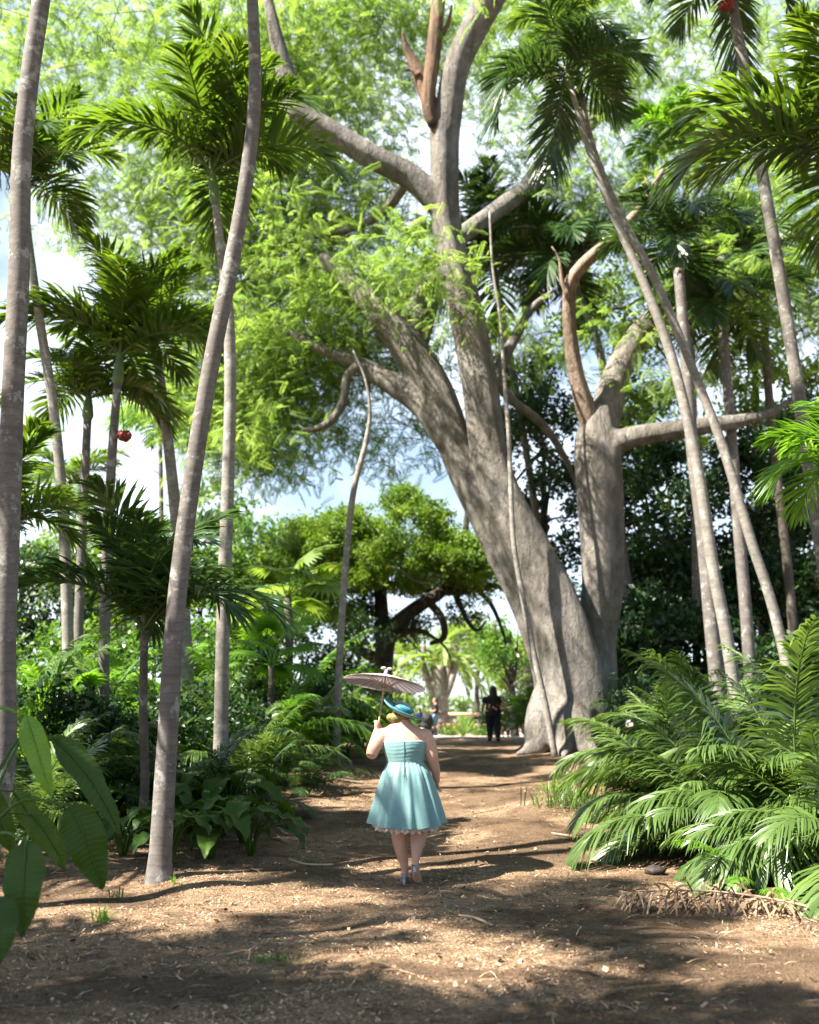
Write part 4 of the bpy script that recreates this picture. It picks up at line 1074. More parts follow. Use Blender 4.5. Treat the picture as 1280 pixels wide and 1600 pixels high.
# ------------------------------------------------------------------ far growth
def ft_(name, label, px, Y, ms, size, mat, group, tr=.2, lump=14, bark='bark_dark'):
    b = onground(px, Y)
    leafy_tree(name, label, b, [P(px, ms[0][1] + 60, Y), P(ms[0][0], ms[0][1], Y)], [(P(a, c, Y + d), r, n) for a, c, d, r, n in ms], size, mat, bark, group, trunk_r=tr, lump=lump)
FT = 'trees closing the view behind the garden'
ft_('leafy_tree', 'round green tree behind the left undergrowth below the vine cap', 430, 34, [(440, 950, 0, (2.2, 2, 1.9), 900), (500, 930, 1, (1.6, 1.6, 1.6), 450), (410, 860, 2, (1.5, 1.5, 1.2), 350)], .2, 'leaf_mid', FT)
ft_('leafy_tree', 'dark tree low behind the crooked bare stem', 535, 33, [(535, 1010, 0, (1.7, 1.4, 1.6), 560), (560, 1070, -1, (1.3, 1, 1.0), 320)], .18, 'leaf_dark', FT)
ft_('leafy_tree', 'sunlit light green tree far behind the straight palm', 370, 44, [(370, 880, 0, (3.0, 2.6, 2.6), 620), (330, 800, 0, (2.2, 2, 1.8), 300)], .28, 'leaf_mid', FT)
ft_('leafy_tree', 'far green tree behind the fruiting palm', 210, 46, [(200, 930, 0, (3.5, 2.6, 2.2), 700), (240, 860, 0, (2.2, 2, 1.6), 300)], .28, 'leaf_mid', FT)
ft_('leafy_tree', 'far green tree at the left edge', 30, 44, [(40, 900, 0, (3.6, 2.6, 2.8), 800), (-30, 820, 0, (2.2, 2, 2.6), 380)], .28, 'leaf_mid', FT)
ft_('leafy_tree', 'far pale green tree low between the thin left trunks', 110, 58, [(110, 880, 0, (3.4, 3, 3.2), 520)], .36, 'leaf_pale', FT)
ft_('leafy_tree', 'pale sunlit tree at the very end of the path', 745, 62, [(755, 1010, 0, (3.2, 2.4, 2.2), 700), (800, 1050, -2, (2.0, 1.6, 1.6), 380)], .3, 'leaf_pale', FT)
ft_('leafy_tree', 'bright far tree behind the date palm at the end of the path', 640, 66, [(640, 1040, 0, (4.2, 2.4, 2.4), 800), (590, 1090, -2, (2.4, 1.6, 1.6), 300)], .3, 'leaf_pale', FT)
ft_('leafy_tree', 'green tree left of the giant trunk above the large leaved plants', 800, 42, [(800, 1020, 0, (1.6, 1.6, 1.4), 420), (775, 990, 0, (1.0, 1, .8), 150)], .2, 'leaf_mid', FT)
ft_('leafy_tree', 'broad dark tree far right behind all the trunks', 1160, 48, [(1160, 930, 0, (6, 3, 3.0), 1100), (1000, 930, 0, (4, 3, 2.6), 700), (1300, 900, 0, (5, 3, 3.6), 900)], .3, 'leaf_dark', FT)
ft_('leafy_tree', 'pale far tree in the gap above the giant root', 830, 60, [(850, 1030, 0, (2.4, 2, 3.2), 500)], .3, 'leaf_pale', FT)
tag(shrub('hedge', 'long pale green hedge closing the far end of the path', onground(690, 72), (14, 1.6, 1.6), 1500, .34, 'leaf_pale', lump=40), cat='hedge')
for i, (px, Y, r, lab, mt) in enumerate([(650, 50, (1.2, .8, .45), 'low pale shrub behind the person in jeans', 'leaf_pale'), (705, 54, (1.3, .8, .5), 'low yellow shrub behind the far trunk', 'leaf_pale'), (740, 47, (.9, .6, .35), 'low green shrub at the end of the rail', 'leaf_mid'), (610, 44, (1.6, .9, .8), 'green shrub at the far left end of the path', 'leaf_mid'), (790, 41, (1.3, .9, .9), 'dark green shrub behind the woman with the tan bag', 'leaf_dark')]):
    shrub('leafy_shrub', lab, onground(px, Y), r, 260, .14, mt, 'low shrubs at the far end of the path')
UT = 'understory trees behind the left trunks'
ft_('understory_tree', 'leafy understory tree behind the fruiting palm trunk', 190, 27, [(190, 960, 0, (1.9, 1.5, 1.3), 700), (150, 900, 0, (1.2, 1, .8), 300)], .2, 'vine_leaf', UT, .08)
ft_('understory_tree', 'leafy understory tree between the leaning and the straight palm trunk', 315, 29, [(315, 960, 0, (1.8, 1.5, 1.5), 700), (330, 890, 0, (1.3, 1, .8), 300)], .2, 'leaf_mid', UT, .08)
ft_('understory_tree', 'dark understory tree behind the spotted left trunk', 50, 25, [(50, 940, 0, (1.9, 1.5, 1.6), 800)], .18, 'leaf_dark', UT, .08)
ft_('understory_tree', 'sunlit understory tree right of the straight palm trunk', 405, 31, [(405, 930, 0, (1.6, 1.5, 1.6), 700)], .2, 'vine_leaf', UT, .08)
ft_('understory_tree', 'dark understory tree just left of the leaning trunk', 240, 24, [(240, 1010, 0, (1.7, 1.3, 1.0), 600)], .17, 'leaf_dark', UT, .08)
# date palm with a ragged skirt of hanging leaves
db = onground(688, 50)
dp = thing('date_palm', 'far palm with thick trunk and hanging pale leaves at the end of the path', 'palm tree', db)
m = MB(); m.tube([db - [0, 0, .2], P(688, 1120, 50), P(686, 1080, 50), P(684, 1040, 50)], [.46, .42, .40, .36], 14, sub=5, flute=.06, nfl=7); m.build('trunk', M['bark_palm_light'], dp, origin=db)
for k, (x0, x1) in enumerate([(686, 662), (686, 702), (690, 712)]):
    m = MB(); m.tube([P(688, 1100, 50), P((x0 + x1) / 2, 1075, 50), P(x1, 1040, 50), P(x1, 1005, 50)], [.26, .2, .16, .12], 8, sub=4); m.build('branch', M['bark_palm_light'], dp, origin=db)
add_fronds(dp, P(684, 1030, 50) - db, 'date', 26, 3.6, 91, (0, 1, 1, 2, 2, 3, 3))
# spiky grey-green plant and orange flowers by the rail
sb = onground(722, 43)
sp = thing('spiky_plant', 'spiky grey green rosette plant in front of the low rail', 'plant', sb)
m = MB()
for k in range(46):
    a = rng.random() * 6.28; e = R(rng.uniform(15, 85)); l = rng.uniform(.7, 1.15)
    D = np.array([math.cos(a) * math.cos(e), math.sin(a) * math.cos(e), math.sin(e)]); Wd = nrm(np.cross(D, [0, 0, 1.])) * .03
    pt = np.array([D * l * k2 - np.array([0, 0, .12 * k2 * k2]) for k2 in (0, .4, .75, 1)])
    wv = np.array([.8, 1, .6, .05])[:, None]
    m.grid(np.stack([pt - Wd * wv, pt + Wd * wv], 1), tint=rng.random())
m.build('leaves', M['leaf_pale'], sp)
for px_, lab in ((703, 'patch of orange flowers at the foot of the far trunk'), (752, 'small yellow flowered plant left of the woman with the tan bag')):
    fb = onground(px_, 44); fl = thing('flower_patch', lab, 'flowers', fb)
    m = MB(); leafmass(m, (0, 0, .22), (.5, .4, .22), 90, .12); m.build('leaves', M['leaf_mid'], fl, smooth=False)
    m = MB()
    for k in range(22):
        m.ball((rng.normal(0, .28), rng.normal(0, .22), .3 + .2 * rng.random()), .038, 6, 4)
    m.build('flowers', plain('petal', (.50, .20, .04) if px_ == 703 else (.42, .34, .07), .6), fl)
fb = P(840, 1058, 33); fg = np.array([fb[0], 33, float(g(fb[0], 33))])
fl = thing('flowering_shrub', 'shrub with pale pink blossoms against the giant trunk', 'shrub', fg)
m = MB(); leafmass(m, (0, 0, 1.2), (.8, .7, 1.3), 260, .16, lump=8); m.build('foliage', M['leaf_mid'], fl, smooth=False)
m = MB()
for k in range(70): m.ball(fb - fg + rng.normal(0, 1, 3) * [.32, .3, .2], .065, 6, 4)
m.build('blossoms', plain('pink_petal', (.72, .55, .55), .6), fl)
# low rail
wb = onground(722, 45.5)
rl = thing('low_rail', 'low wooden rail on pale blocks at the end of the path', 'rail', wb)
m = MB(); m.box((0, 0, .93), (2.7, .5, .16)); m.build('plank', plain('pink_wood', (.50, .32, .22), .7, .2, 6), rl)
for dx in (-.55, .75):
    m = MB(); m.box((dx, 0, .42), (.5, .4, .86)); m.build('post', plain('pale_block', (.42, .40, .37), .9, .2, 5) if dx < 0 else M['bark_dark'], rl)

# ------------------------------------------------------------------ small things on the mulch
fb = G(1120, 1412)
dfr = MB()
frond_arrays(dfr, 1.45, 14, -6, 52, .30, .020, R(-10), .50, 900, .05, 1.0, .012, 88, 45, .75)
frond_arrays(dfr, 1.40, 10, -8, 46, .26, .016, R(-40), .35, 901, .08, 1.0, .004, 95, 40, .9)
o = dfr.build('fallen_frond', M['dry']); o.location = G(1262, 1434) + [0, 0, .08]; o.rotation_euler = (R(12), R(2), R(167))
tag(o, 'fallen dry brown palm frond lying along the foot of the right bank', 'frond')
m = MB(); m.ball((0, 0, .03), (.10, .07, .05), 16, 10); m.V[0] = m.V[0] + rng.normal(0, .006, m.V[0].shape)
o = m.build('stone', plain('dark_stone', (.030, .022, .018), .7, .4, 20, bump=.4)); o.location = G(1024, 1366); tag(o, 'dark rounded stone by the tip of the fallen frond', 'stone')
def strip(label, pts, w, name='dry_leaf_strip'):
    W = np.array([G(a, b) + [0, 0, .025] for a, b in pts]); W, _ = spline(W, np.ones(len(W)), 6)
    T = nrm(np.gradient(W, axis=0)); S = nrm(np.cross(T, [0, 0, 1.]))
    k = np.sin(np.linspace(.15, np.pi, len(W))) * w
    m = MB(); m.grid(np.stack([W - S * k[:, None], W + [0, 0, .012], W + S * k[:, None]], 1), tint=.95)
    o = m.build(name, M['dry'], None, origin=W[0]); o.location = W[0]; tag(o, label, 'dry leaf')
strip('long pale dry leaf strip lying on the path left of the woman', [(452, 1347), (475, 1354), (500, 1356), (521, 1355)], .022)
strip('pale curled dry strip at the edge of the dark leaves, the upper one', [(435, 1296), (448, 1306), (466, 1303)], .02)
strip('pale curled dry strip at the edge of the dark leaves, the lower one', [(432, 1310), (446, 1318), (458, 1322)], .018)
strip('thin dry twig-like strip on the path right of the woman', [(716, 1436), (742, 1440), (770, 1452)], .016)
strip('pale dry strip by the right bank edge', [(862, 1306), (890, 1310), (935, 1311)], .018)
def tuft(name, label, px, py, n, h, mat, spread=.1, cat='plant', w=.008):
    b = G(px, py); m = MB(); r = np.random.default_rng(int(px))
    for k in range(n):
        a = r.random() * 6.28; e = R(r.uniform(35, 88)); l = h * r.uniform(.6, 1.1); o = np.array([r.normal(0, spread), r.normal(0, spread), 0])
        D = np.array([math.cos(a) * math.cos(e), math.sin(a) * math.cos(e), math.sin(e)]); Wd = nrm(np.cross(D, [0, 0, 1.])) * w
        kk = np.array([0, .35, .7, 1.])[:, None]
        pt = o + D * l * kk - np.array([0, 0, .38]) * l * kk ** 2
        wv = np.array([.6, 1, .7, .05])[:, None]
        m.grid(np.stack([pt - Wd * wv, pt + Wd * wv], 1), tint=r.random())
    ob = m.build(name, M[mat]); ob.location = b; tag(ob, label, cat)
tuft('grassy_tuft', 'dark grassy tuft at the mulch edge in front of the giant tree', 890, 1262, 150, .52, 'frond_clump', .22, w=.009)
tuft('grassy_tuft', 'pale green grassy tuft at the left tip of the right bank', 868, 1238, 60, .42, 'frond_light', .12, w=.008)
tuft('seedling', 'tiny green seedling at the foot of the leaning trunk', 272, 1382, 9, .14, 'frond_light', .01, w=.008)
tuft('seedling', 'low green seedling on the mulch at the lower left', 162, 1440, 22, .20, 'frond_light', .035, w=.008)
tuft('seedling', 'small thin green seedling beside the big hanging leaves', 180, 1405, 8, .16, 'frond', .03, w=.007)
for px, py, lab in ((425, 1500, 'flat mossy green patch on the mulch in the foreground'),):
    tuft('moss_patch', lab, px, py, 160, .035, 'leaf_mid', .09, w=.006)

# ------------------------------------------------------------------ people
def hand(m, wr, d, side, curl=.5, s=1.0, grip=None):
    """palm and five fingers: wr wrist, d direction of the hand, side towards the thumb"""
    d = nrm(d); side = nrm(side - d * np.dot(side, d)); nz = np.cross(d, side)
    A = np.stack([d, side, nz], -1)
    m.ball(wr + d * .045 * s, (.052 * s, .042 * s, .019 * s), 12, 8, M=A)
    for k, (off, ln) in enumerate(((.030, .068), (.010, .076), (-.011, .070), (-.030, .054))):
        p0 = wr + d * .075 * s + side * off * s
        c = curl * (1 + .12 * k)
        p1 = p0 + (d * math.cos(c * .6) + nz * math.sin(c * .6)) * ln * .45 * s
        p2 = p1 + (d * math.cos(c * 1.7) + nz * math.sin(c * 1.7)) * ln * .33 * s
        p3 = p2 + (d * math.cos(c * 2.7) + nz * math.sin(c * 2.7)) * ln * .25 * s
        m.tube([p0 - d * .02, p0, p1, p2, p3], np.array([.0095, .0092, .0086, .0080, .0066]) * s, 8)
    t0 = wr + d * .03 * s + side * .036 * s
    t1 = t0 + (d * .55 + side * .7 + nz * .35) * .042 * s
    t2 = t1 + (d * .85 + side * .2 + nz * .5) * .034 * s
    m.tube([t0 - side * .015, t0, t1, t2], np.array([.013, .0125, .0105, .008]) * s, 8)

def head(m, c, f, s=1.0):
    """skull with face; f = facing direction"""
    f = nrm(f); r = nrm(np.cross(f, [0, 0, 1.])); A = np.stack([r, f, np.array([0, 0, 1.])], -1)
    L = lambda x, y, z: c + A @ (np.array([x, y, z]) * s)
    m.ball(L(0, 0, .02), np.array([.076, .096, .105]) * s, 20, 14, M=A)
    m.ball(L(0, .022, -.055), np.array([.058, .070, .066]) * s, 16, 10, M=A)
    m.tube([L(0, .088, .02), L(0, .108, -.018), L(0, .088, -.030)], np.array([.009, .014, .010]) * s, 8)       # nose
    m.ball(L(0, .088, -.062), np.array([.024, .011, .009]) * s, 10, 6, M=A)                                    # mouth
    for k in (-1, 1):
        m.ball(L(.032 * k, .078, .016), np.array([.016, .014, .010]) * s, 10, 6, M=A)                           # eyelids
        m.ball(L(.078 * k, -.005, -.005), np.array([.010, .020, .032]) * s, 10, 6, M=A)                         # ears

def oval(m, secs, sides=24):
    """loft of horizontal ovals (x, y, z, rx, ry)"""
    S = np.array(secs, float); n = len(S)
    k = np.linspace(0, n - 1, (n - 1) * 4 + 1)
    S = np.stack([np.interp(k, np.arange(n), S[:, j]) for j in range(5)], -1)
    if n > 3:
        for _ in range(3): S[1:-1] = (S[:-2] + 2 * S[1:-1] + S[2:]) / 4
    th = np.linspace(0, 2 * np.pi, sides, endpoint=False)
    V = np.stack([S[:, 0:1] + S[:, 3:4] * np.cos(th), S[:, 1:2] + S[:, 4:5] * np.sin(th), np.repeat(S[:, 2:3], sides, 1)], -1)
    N = len(S)
    m.grid(V, close=True)
    top, bot = S[-1, :3], S[0, :3]
    a = np.arange(sides); b_ = (a + 1) % sides
    m.add(np.vstack([V[0], bot]), None, np.stack([b_, a, np.full(sides, sides)], -1))
    m.add(np.vstack([V[-1], top]), None, np.stack([a, b_, np.full(sides, sides)], -1))

# --- the woman in the teal dress
WY = 9.6
wbase = G(637, 1381)
WY = float(wbase[1])
def w(px, py, dy=0.0): return P(px, py, WY + dy) - wbase
K = (w(641, 1200)[0] - w(640, 1200)[0])            # metres per pixel at her distance
wo_ = thing('person', 'woman in a teal strapless dress and hat walking away up the path', 'person', wbase)
m = MB()
def o5(px, py, rx, ry, dy=0.0):
    q = w(px, py, dy); return (q[0], q[1], q[2], rx * K, ry)
oval(m, [o5(637, 1262, 30, .13), o5(637, 1240, 36, .17), o5(636, 1222, 35, .165), o5(634, 1203, 29, .135), o5(634, 1190, 27, .122), o5(633, 1176, 31, .135), o5(632, 1162, 35, .142), o5(631, 1151, 37, .125), o5(630, 1142, 34.5, .108), o5(629, 1136, 26, .092), o5(628.5, 1131, 17, .080), o5(627, 1125, 12, .07), o5(626, 1116, 11, .065)])
hc = w(624, 1119) + np.array([0, .035, 0])
head(m, hc, np.array([-.12, 1, -.12]), .90)
m.tube([w(598, 1149), w(590, 1160, -.03), w(584, 1170, -.05), w(581, 1180, -.055)], [.070, .070, .063, .052], 14, sub=4)
lw_ = w(589, 1140, .13)
m.tube([w(581, 1180, -.055), w(582, 1172, .0), w(586, 1156, .07), lw_], [.053, .055, .045, .029], 14, sub=4)
m.ball(w(600, 1149), (.085, .08, .07), 14, 10); m.ball(w(662, 1150), (.085, .08, .07), 14, 10)
m.tube([w(665, 1150), w(671, 1165), w(675, 1180, .0), w(678, 1192, .02)], [.070, .068, .060, .050], 14, sub=4)
rw = w(683, 1221, .13)
m.tube([w(678, 1192, .02), w(680, 1202, .05), rw], [.050, .049, .029], 14, sub=4)
# legs
m.tube([w(622, 1245), w(621, 1270), w(625, 1292, .01), w(624.5, 1306, -.005), w(627, 1326, -.01), w(631, 1346, .0), w(633, 1360, .01), w(632, 1368, .015)], [.115, .108, .078, .078, .064, .043, .035, .036], 16, sub=4)
m.tube([w(652, 1245), w(653, 1270), w(655, 1292, -.02), w(654.5, 1306, -.06), w(652, 1322, -.10), w(650, 1338, -.14), w(649, 1347, -.16), w(648, 1353, -.17)], [.115, .108, .080, .079, .064, .040, .033, .034], 16, sub=4)
# feet: the left one flat on its heel, the right one lifting off its toes
m.tube([w(632, 1366, .0), w(631.5, 1372, .06), w(631, 1380, .15), w(631, 1382, .21)], [.036, .040, .036, .022], 12, sub=3, squash=.9)
m.tube([w(648, 1352, -.17), w(650, 1362, -.13), w(653, 1374, -.06), w(654, 1379, .0)], [.034, .040, .038, .020], 12, sub=3)
# hands
hand(m, lw_, w(591, 1128, .16) - lw_, np.array([.7, .7, .1]), 1.0, .95)
hand(m, rw, w(684, 1236, .19) - rw, np.array([-.2, 1, .1]), .45, .95)
remeshed(m, 'body', M['skin'], .0075, 3, wo_)
# dress: bodice with gathers, flared pleated skirt
teal = NT('teal_satin')
teal.l(teal.ramp(teal.noise(9, 4, .6, teal.obj()), [(.3, (.125, .250, .245)), (.7, (.160, .305, .298))]), teal.b.inputs['Base Color'])
teal.bump(teal.noise(16, 5, .6, teal.mapping(teal.obj(), (1, 1, .5))), .35, .012); teal.b.inputs['Roughness'].default_value = .48; teal.b.inputs['Sheen Weight'].default_value = .3
M['teal'] = teal.m
def cloth_ring(secs, n, pleat):
    S = np.array(secs, float); k = np.linspace(0, len(S) - 1, n)
    S = np.stack([np.interp(k, np.arange(len(S)), S[:, j]) for j in range(5)], -1)
    for _ in range(4): S[1:-1] = (S[:-2] + 2 * S[1:-1] + S[2:]) / 4
    th = np.linspace(0, 2 * np.pi, 160, endpoint=False)
    u = np.linspace(0, 1, n)
    V = np.zeros((n, 160, 3))
    for i in range(n):
        f, dz = pleat(th, u[i])
        V[i, :, 0] = S[i, 0] + S[i, 3] * f * np.cos(th); V[i, :, 1] = S[i, 1] + S[i, 4] * f * np.sin(th); V[i, :, 2] = S[i, 2] + dz
    return V
dm = MB()
def bod(th, u):
    back = np.exp(-((np.sin(th) + 1) / .5) ** 2)
    return 1 + .010 * back * np.sin(u * 42 + 2 * np.cos(th * 3)) * np.sin(np.pi * u), -.010 * np.cos(th) ** 2 * u
V = cloth_ring([o5(634, 1192, 28.2, .130), o5(633.5, 1184, 30, .138), o5(633, 1174, 33.5, .150), o5(632.5, 1164, 36, .154), o5(632, 1157, 36.2, .150)], 26, bod)
dm.grid(V, close=True)
rim = V[-1]; dm.grid(np.stack([rim, rim + (wbase * 0 + np.array([0, 0, .004])), (rim - rim.mean(0)) * .95 + rim.mean(0), (rim - rim.mean(0)) * .93 + rim.mean(0) - [0, 0, .03]], 0), close=True)
def skirt(th, u):
    a = u ** 1.2
    f = 1 + a * (.062 * np.cos(13 * th + .6) + .030 * np.cos(7 * th + 2.0 + .7 * np.sin(2 * th)) + .022 * np.cos(10 * th + 1.2 * np.sin(3 * th + 1)) + .022 * np.cos(22 * th + 1.1)) + .02 * (1 - u) * np.cos(30 * th)
    return f, a * (-.030 * np.clip(-np.sin(th), 0, 1) + .006 * np.cos(13 * th + .6) + .004 * np.cos(7 * th + 2))
V = cloth_ring([o5(634, 1190.5, 28.3, .131), o5(634.5, 1196, 31, .15), o5(635, 1206, 36.5, .20), o5(635.5, 1225, 42.5, .245), o5(636, 1250, 49, .29), o5(636, 1270, 54, .325), o5(636, 1285, 57, .345)], 34, skirt)
dm.grid(V, close=True)
ds = dm.build('dress', M['teal'], wo_)
# band of paler lining on the top edge, zip, petticoat
lm = MB(); r2 = rim * 1.0; cen = rim.mean(0)
lm.grid(np.stack([(r2 - cen) * 1.006 + cen - [0, 0, .006], (r2 - cen) * 1.008 + cen + [0, 0, .004], (r2 - cen) * .99 + cen + [0, 0, .006]], 0), close=True)
lm.build('trim', plain('lace_trim', (.62, .60, .58), .8), ds)
zm = MB(); zm.tube([w(631.5, 1158, -.153), w(632, 1172, -.154), w(632, 1190, -.133), w(632, 1200, -.172), w(632, 1214, -.232)], [.0035] * 5, 6, sub=3)
zm.build('zip', plain('dark_teal_thread', (.05, .13, .15), .5), ds)
pm = MB()
def ruff(th, u): return 1 + (u ** 1.0) * (.05 * np.cos(37 * th) + .02 * np.cos(17 * th + 1)), u * (-.030 * np.clip(-np.sin(th), 0, 1) + .012 * np.cos(29 * th))
V = cloth_ring([o5(636, 1266, 43, .262), o5(636, 1280, 48, .290), o5(636, 1291.5, 51, .312)], 10, ruff); pm.grid(V, close=True)
pm.build('petticoat', plain('pink_tulle', (.56, .42, .37), .85, .1, 20), ds)
# hat and hair
hm = MB(); hm.ball(w(620, 1122, -.02), (.082, .07, .055), 16, 10); hm.ball(w(612, 1121, -.02), (.050, .055, .040), 14, 8); hm.ball(w(628, 1119, -.035), (.095, .06, .042), 16, 8); hm.ball(w(640, 1118, -.02), (.06, .06, .035), 14, 8); hm.ball(w(628, 1112, .03), (.085, .085, .075), 14, 8)
hm.build('hair', plain('olive_blond_hair', (.17, .14, .035), .5, .4, 40, bump=.5), wo_)
ax = nrm(np.array([.50, -.10, 1.0])); hx = nrm(np.cross([0, 1., 0], ax)); hy = np.cross(ax, hx); HB = np.stack([hx, hy, ax], -1)
hcn = w(630, 1111, .005)
th = np.linspace(0, 2 * np.pi, 64, endpoint=False)
prof = [(.0, .064), (.085, .058), (.098, .045), (.103, .0), (.118, -.012), (.175, -.014), (.212, .004), (.218, .014), (.212, .018), (.16, .004), (.118, .004)]
V = np.array([[hcn + HB @ np.array([r * math.cos(t), r * .92 * math.sin(t), z + (.012 * math.cos(2 * t + .5) if r > .15 else 0)]) for t in th] for r, z in prof[:9]])
hm = MB(); hm.grid(V, close=True)
hat = hm.build('hat', plain('teal_felt', (.012, .170, .225), .75, .12, 20, sheen=.5), wo_)
hm = MB(); Vb = np.array([[hcn + HB @ np.array([r * math.cos(t), r * math.sin(t), z]) for t in th] for r, z in ((.1045, .002), (.1055, .012), (.1035, .026), (.100, .034))]); hm.grid(Vb, close=True)
hm.build('hat_band', plain('dark_teal_ribbon', (.010, .085, .115), .5), hat)
hm = MB()
for k in range(7):
    a = k * .9; hm.ball(hcn + HB @ np.array([.045 * math.cos(a), .045 * math.sin(a), .066]), (.035, .028, .012), 10, 6, M=HB)
hm.build('hat_trim', plain('grey_teal_feather', (.16, .26, .27), .7, .3, 30), hat)
# shoes
sil = plain('silver_blue_leather', (.30, .38, .43), .3, .15, 12, spec=.6); solem = plain('tan_sole', (.55, .36, .14), .5, .1, 12); 
def shoe(heel, toe, up, lab):
    hgt = np.asarray(heel); t = np.asarray(toe); f = nrm(t - hgt); u = nrm(up - f * np.dot(up, f)); s = np.cross(f, u); L = np.linalg.norm(t - hgt)
    q = MB(); n = 14; V = []
    wd = np.interp(np.linspace(0, 1, n), [0, .12, .35, .65, .85, 1], [.018, .034, .034, .044, .036, .006])
    hh = np.interp(np.linspace(0, 1, n), [0, .1, .3, .6, .8, 1], [.055, .066, .046, .034, .034, .012])
    for i in range(n):
        c = hgt + f * L * i / (n - 1); a = np.linspace(-.5, np.pi + .5, 13)
        V.append([c + s * wd[i] * math.cos(x) + u * (hh[i] * max(math.sin(x), -.1)) for x in a])
    q.grid(np.array(V)); o = q.build('shoe', sil, wo_)
    q = MB(); V = []
    for i in range(n):
        c = hgt + f * L * i / (n - 1) - u * .004
        V.append([c - s * wd[i] * 1.04, c - s * wd[i] * .5 - u * .003, c + s * wd[i] * .5 - u * .003, c + s * wd[i] * 1.04])
    q.grid(np.array(V)); q.build('sole', solem, o)
    hd = nrm(np.array([0, -.12, -1.]) if lab == 'flat' else -u * .75 - f * .25)
    q = MB(); q.tube([hgt + f * .028 + u * .01, hgt + f * .022 + hd * .035, hgt + f * .018 + hd * .072], [.022, .015, .012], 10); q.build('heel', sil, o)
lz = float(w(632, 1380)[2])
shoe(w(632, 1371, -.03), w(630, 1383, .19) * [1, 1, 0] + [0, 0, .015], np.array([0, .25, 1.]), 'flat')
shoe(w(647.5, 1353, -.205), w(654, 1380, .02), np.array([-.05, .9, .45]), 'lifted')

# --- paper parasol she holds
top = w(603, 1052, .16) + wbase; grip = w(591.5, 1133, .165) + wbase
pax = nrm(top - grip); pax = nrm(pax + np.array([0, .16, 0]))
ps = thing('parasol', 'pale pink paper parasol held up in her raised hand', 'parasol', grip - pax * .08)
pb_ = np.array(ps.location)
px_ = nrm(np.cross([0, 1., 0], pax)); py_ = np.cross(pax, px_); PB = np.stack([px_, py_, pax], -1)
apex = grip + pax * np.linalg.norm(top - grip)
RR = 67 * K; HH = .095
NR = 28
m = MB(); th = np.linspace(0, 2 * np.pi, NR * 4, endpoint=False); V = []
for u in np.linspace(.04, 1, 10):
    sag = .003 * u * (1 - np.abs(np.cos(NR * th / 2)))
    V.append([apex + PB @ np.array([RR * u * math.cos(t), RR * u * math.sin(t), -HH * u ** 1.25 - sg]) for t, sg in zip(th, sag)])
m.grid(np.array(V), close=True)
pap = NT('oiled_paper'); pap.b.inputs['Base Color'].default_value = (.36, .32, .335, 1); pap.b.inputs['Roughness'].default_value = .7
trn = pap.n('ShaderNodeBsdfTranslucent'); trn.inputs['Color'].default_value = (.42, .37, .385, 1)
mxs = pap.n('ShaderNodeMixShader'); mxs.inputs[0].default_value = .28
pap.l(pap.b.outputs[0], mxs.inputs[1]); pap.l(trn.outputs[0], mxs.inputs[2]); pap.l(mxs.outputs[0], pap.o.inputs['Surface'])
m.build('canopy', pap.m, ps, origin=pb_)
bamboo = plain('bamboo', (.34, .25, .16), .5, .2, 20); darkrib = plain('dark_rib', (.27, .22, .23), .6)
m = MB(); m.tube([grip - pax * .12, grip, apex + pax * .03], [.009, .009, .008], 8); m.build('stick', bamboo, ps, origin=pb_)
for k in range(NR):
    t = 2 * np.pi * k / NR; m = MB()
    pts = [apex + PB @ np.array([RR * u * math.cos(t), RR * u * math.sin(t), -HH * u ** 1.25 - .006]) for u in (.05, .35, .7, 1.0)]
    m.tube(pts, [.0035, .004, .004, .003], 5); m.build('rib', darkrib, ps, origin=pb_)
for k in range(14):
    t = 2 * np.pi * (2 * k) / NR; m = MB()
    m.tube([apex - pax * .15, apex + PB @ np.array([RR * .42 * math.cos(t), RR * .42 * math.sin(t), -HH * .42 ** 1.25 - .010])], [.004, .003], 5); m.build('strut', bamboo, ps, origin=pb_)
m = MB(); m.tube([apex - pax * .17, apex - pax * .13], [.018, .018], 10); m.build('runner', bamboo, ps, origin=pb_)
m = MB(); m.tube([apex - pax * .02, apex + pax * .02, apex + pax * .045], [.026, .022, .012], 10)
for k in (-1, 1): m.ball(apex + pax * .05 + PB @ np.array([.03 * k, 0, .008]), (.03, .012, .016), 10, 6)
m.build('cap', plain('pink_cap', (.34, .27, .28), .6), ps, origin=pb_)

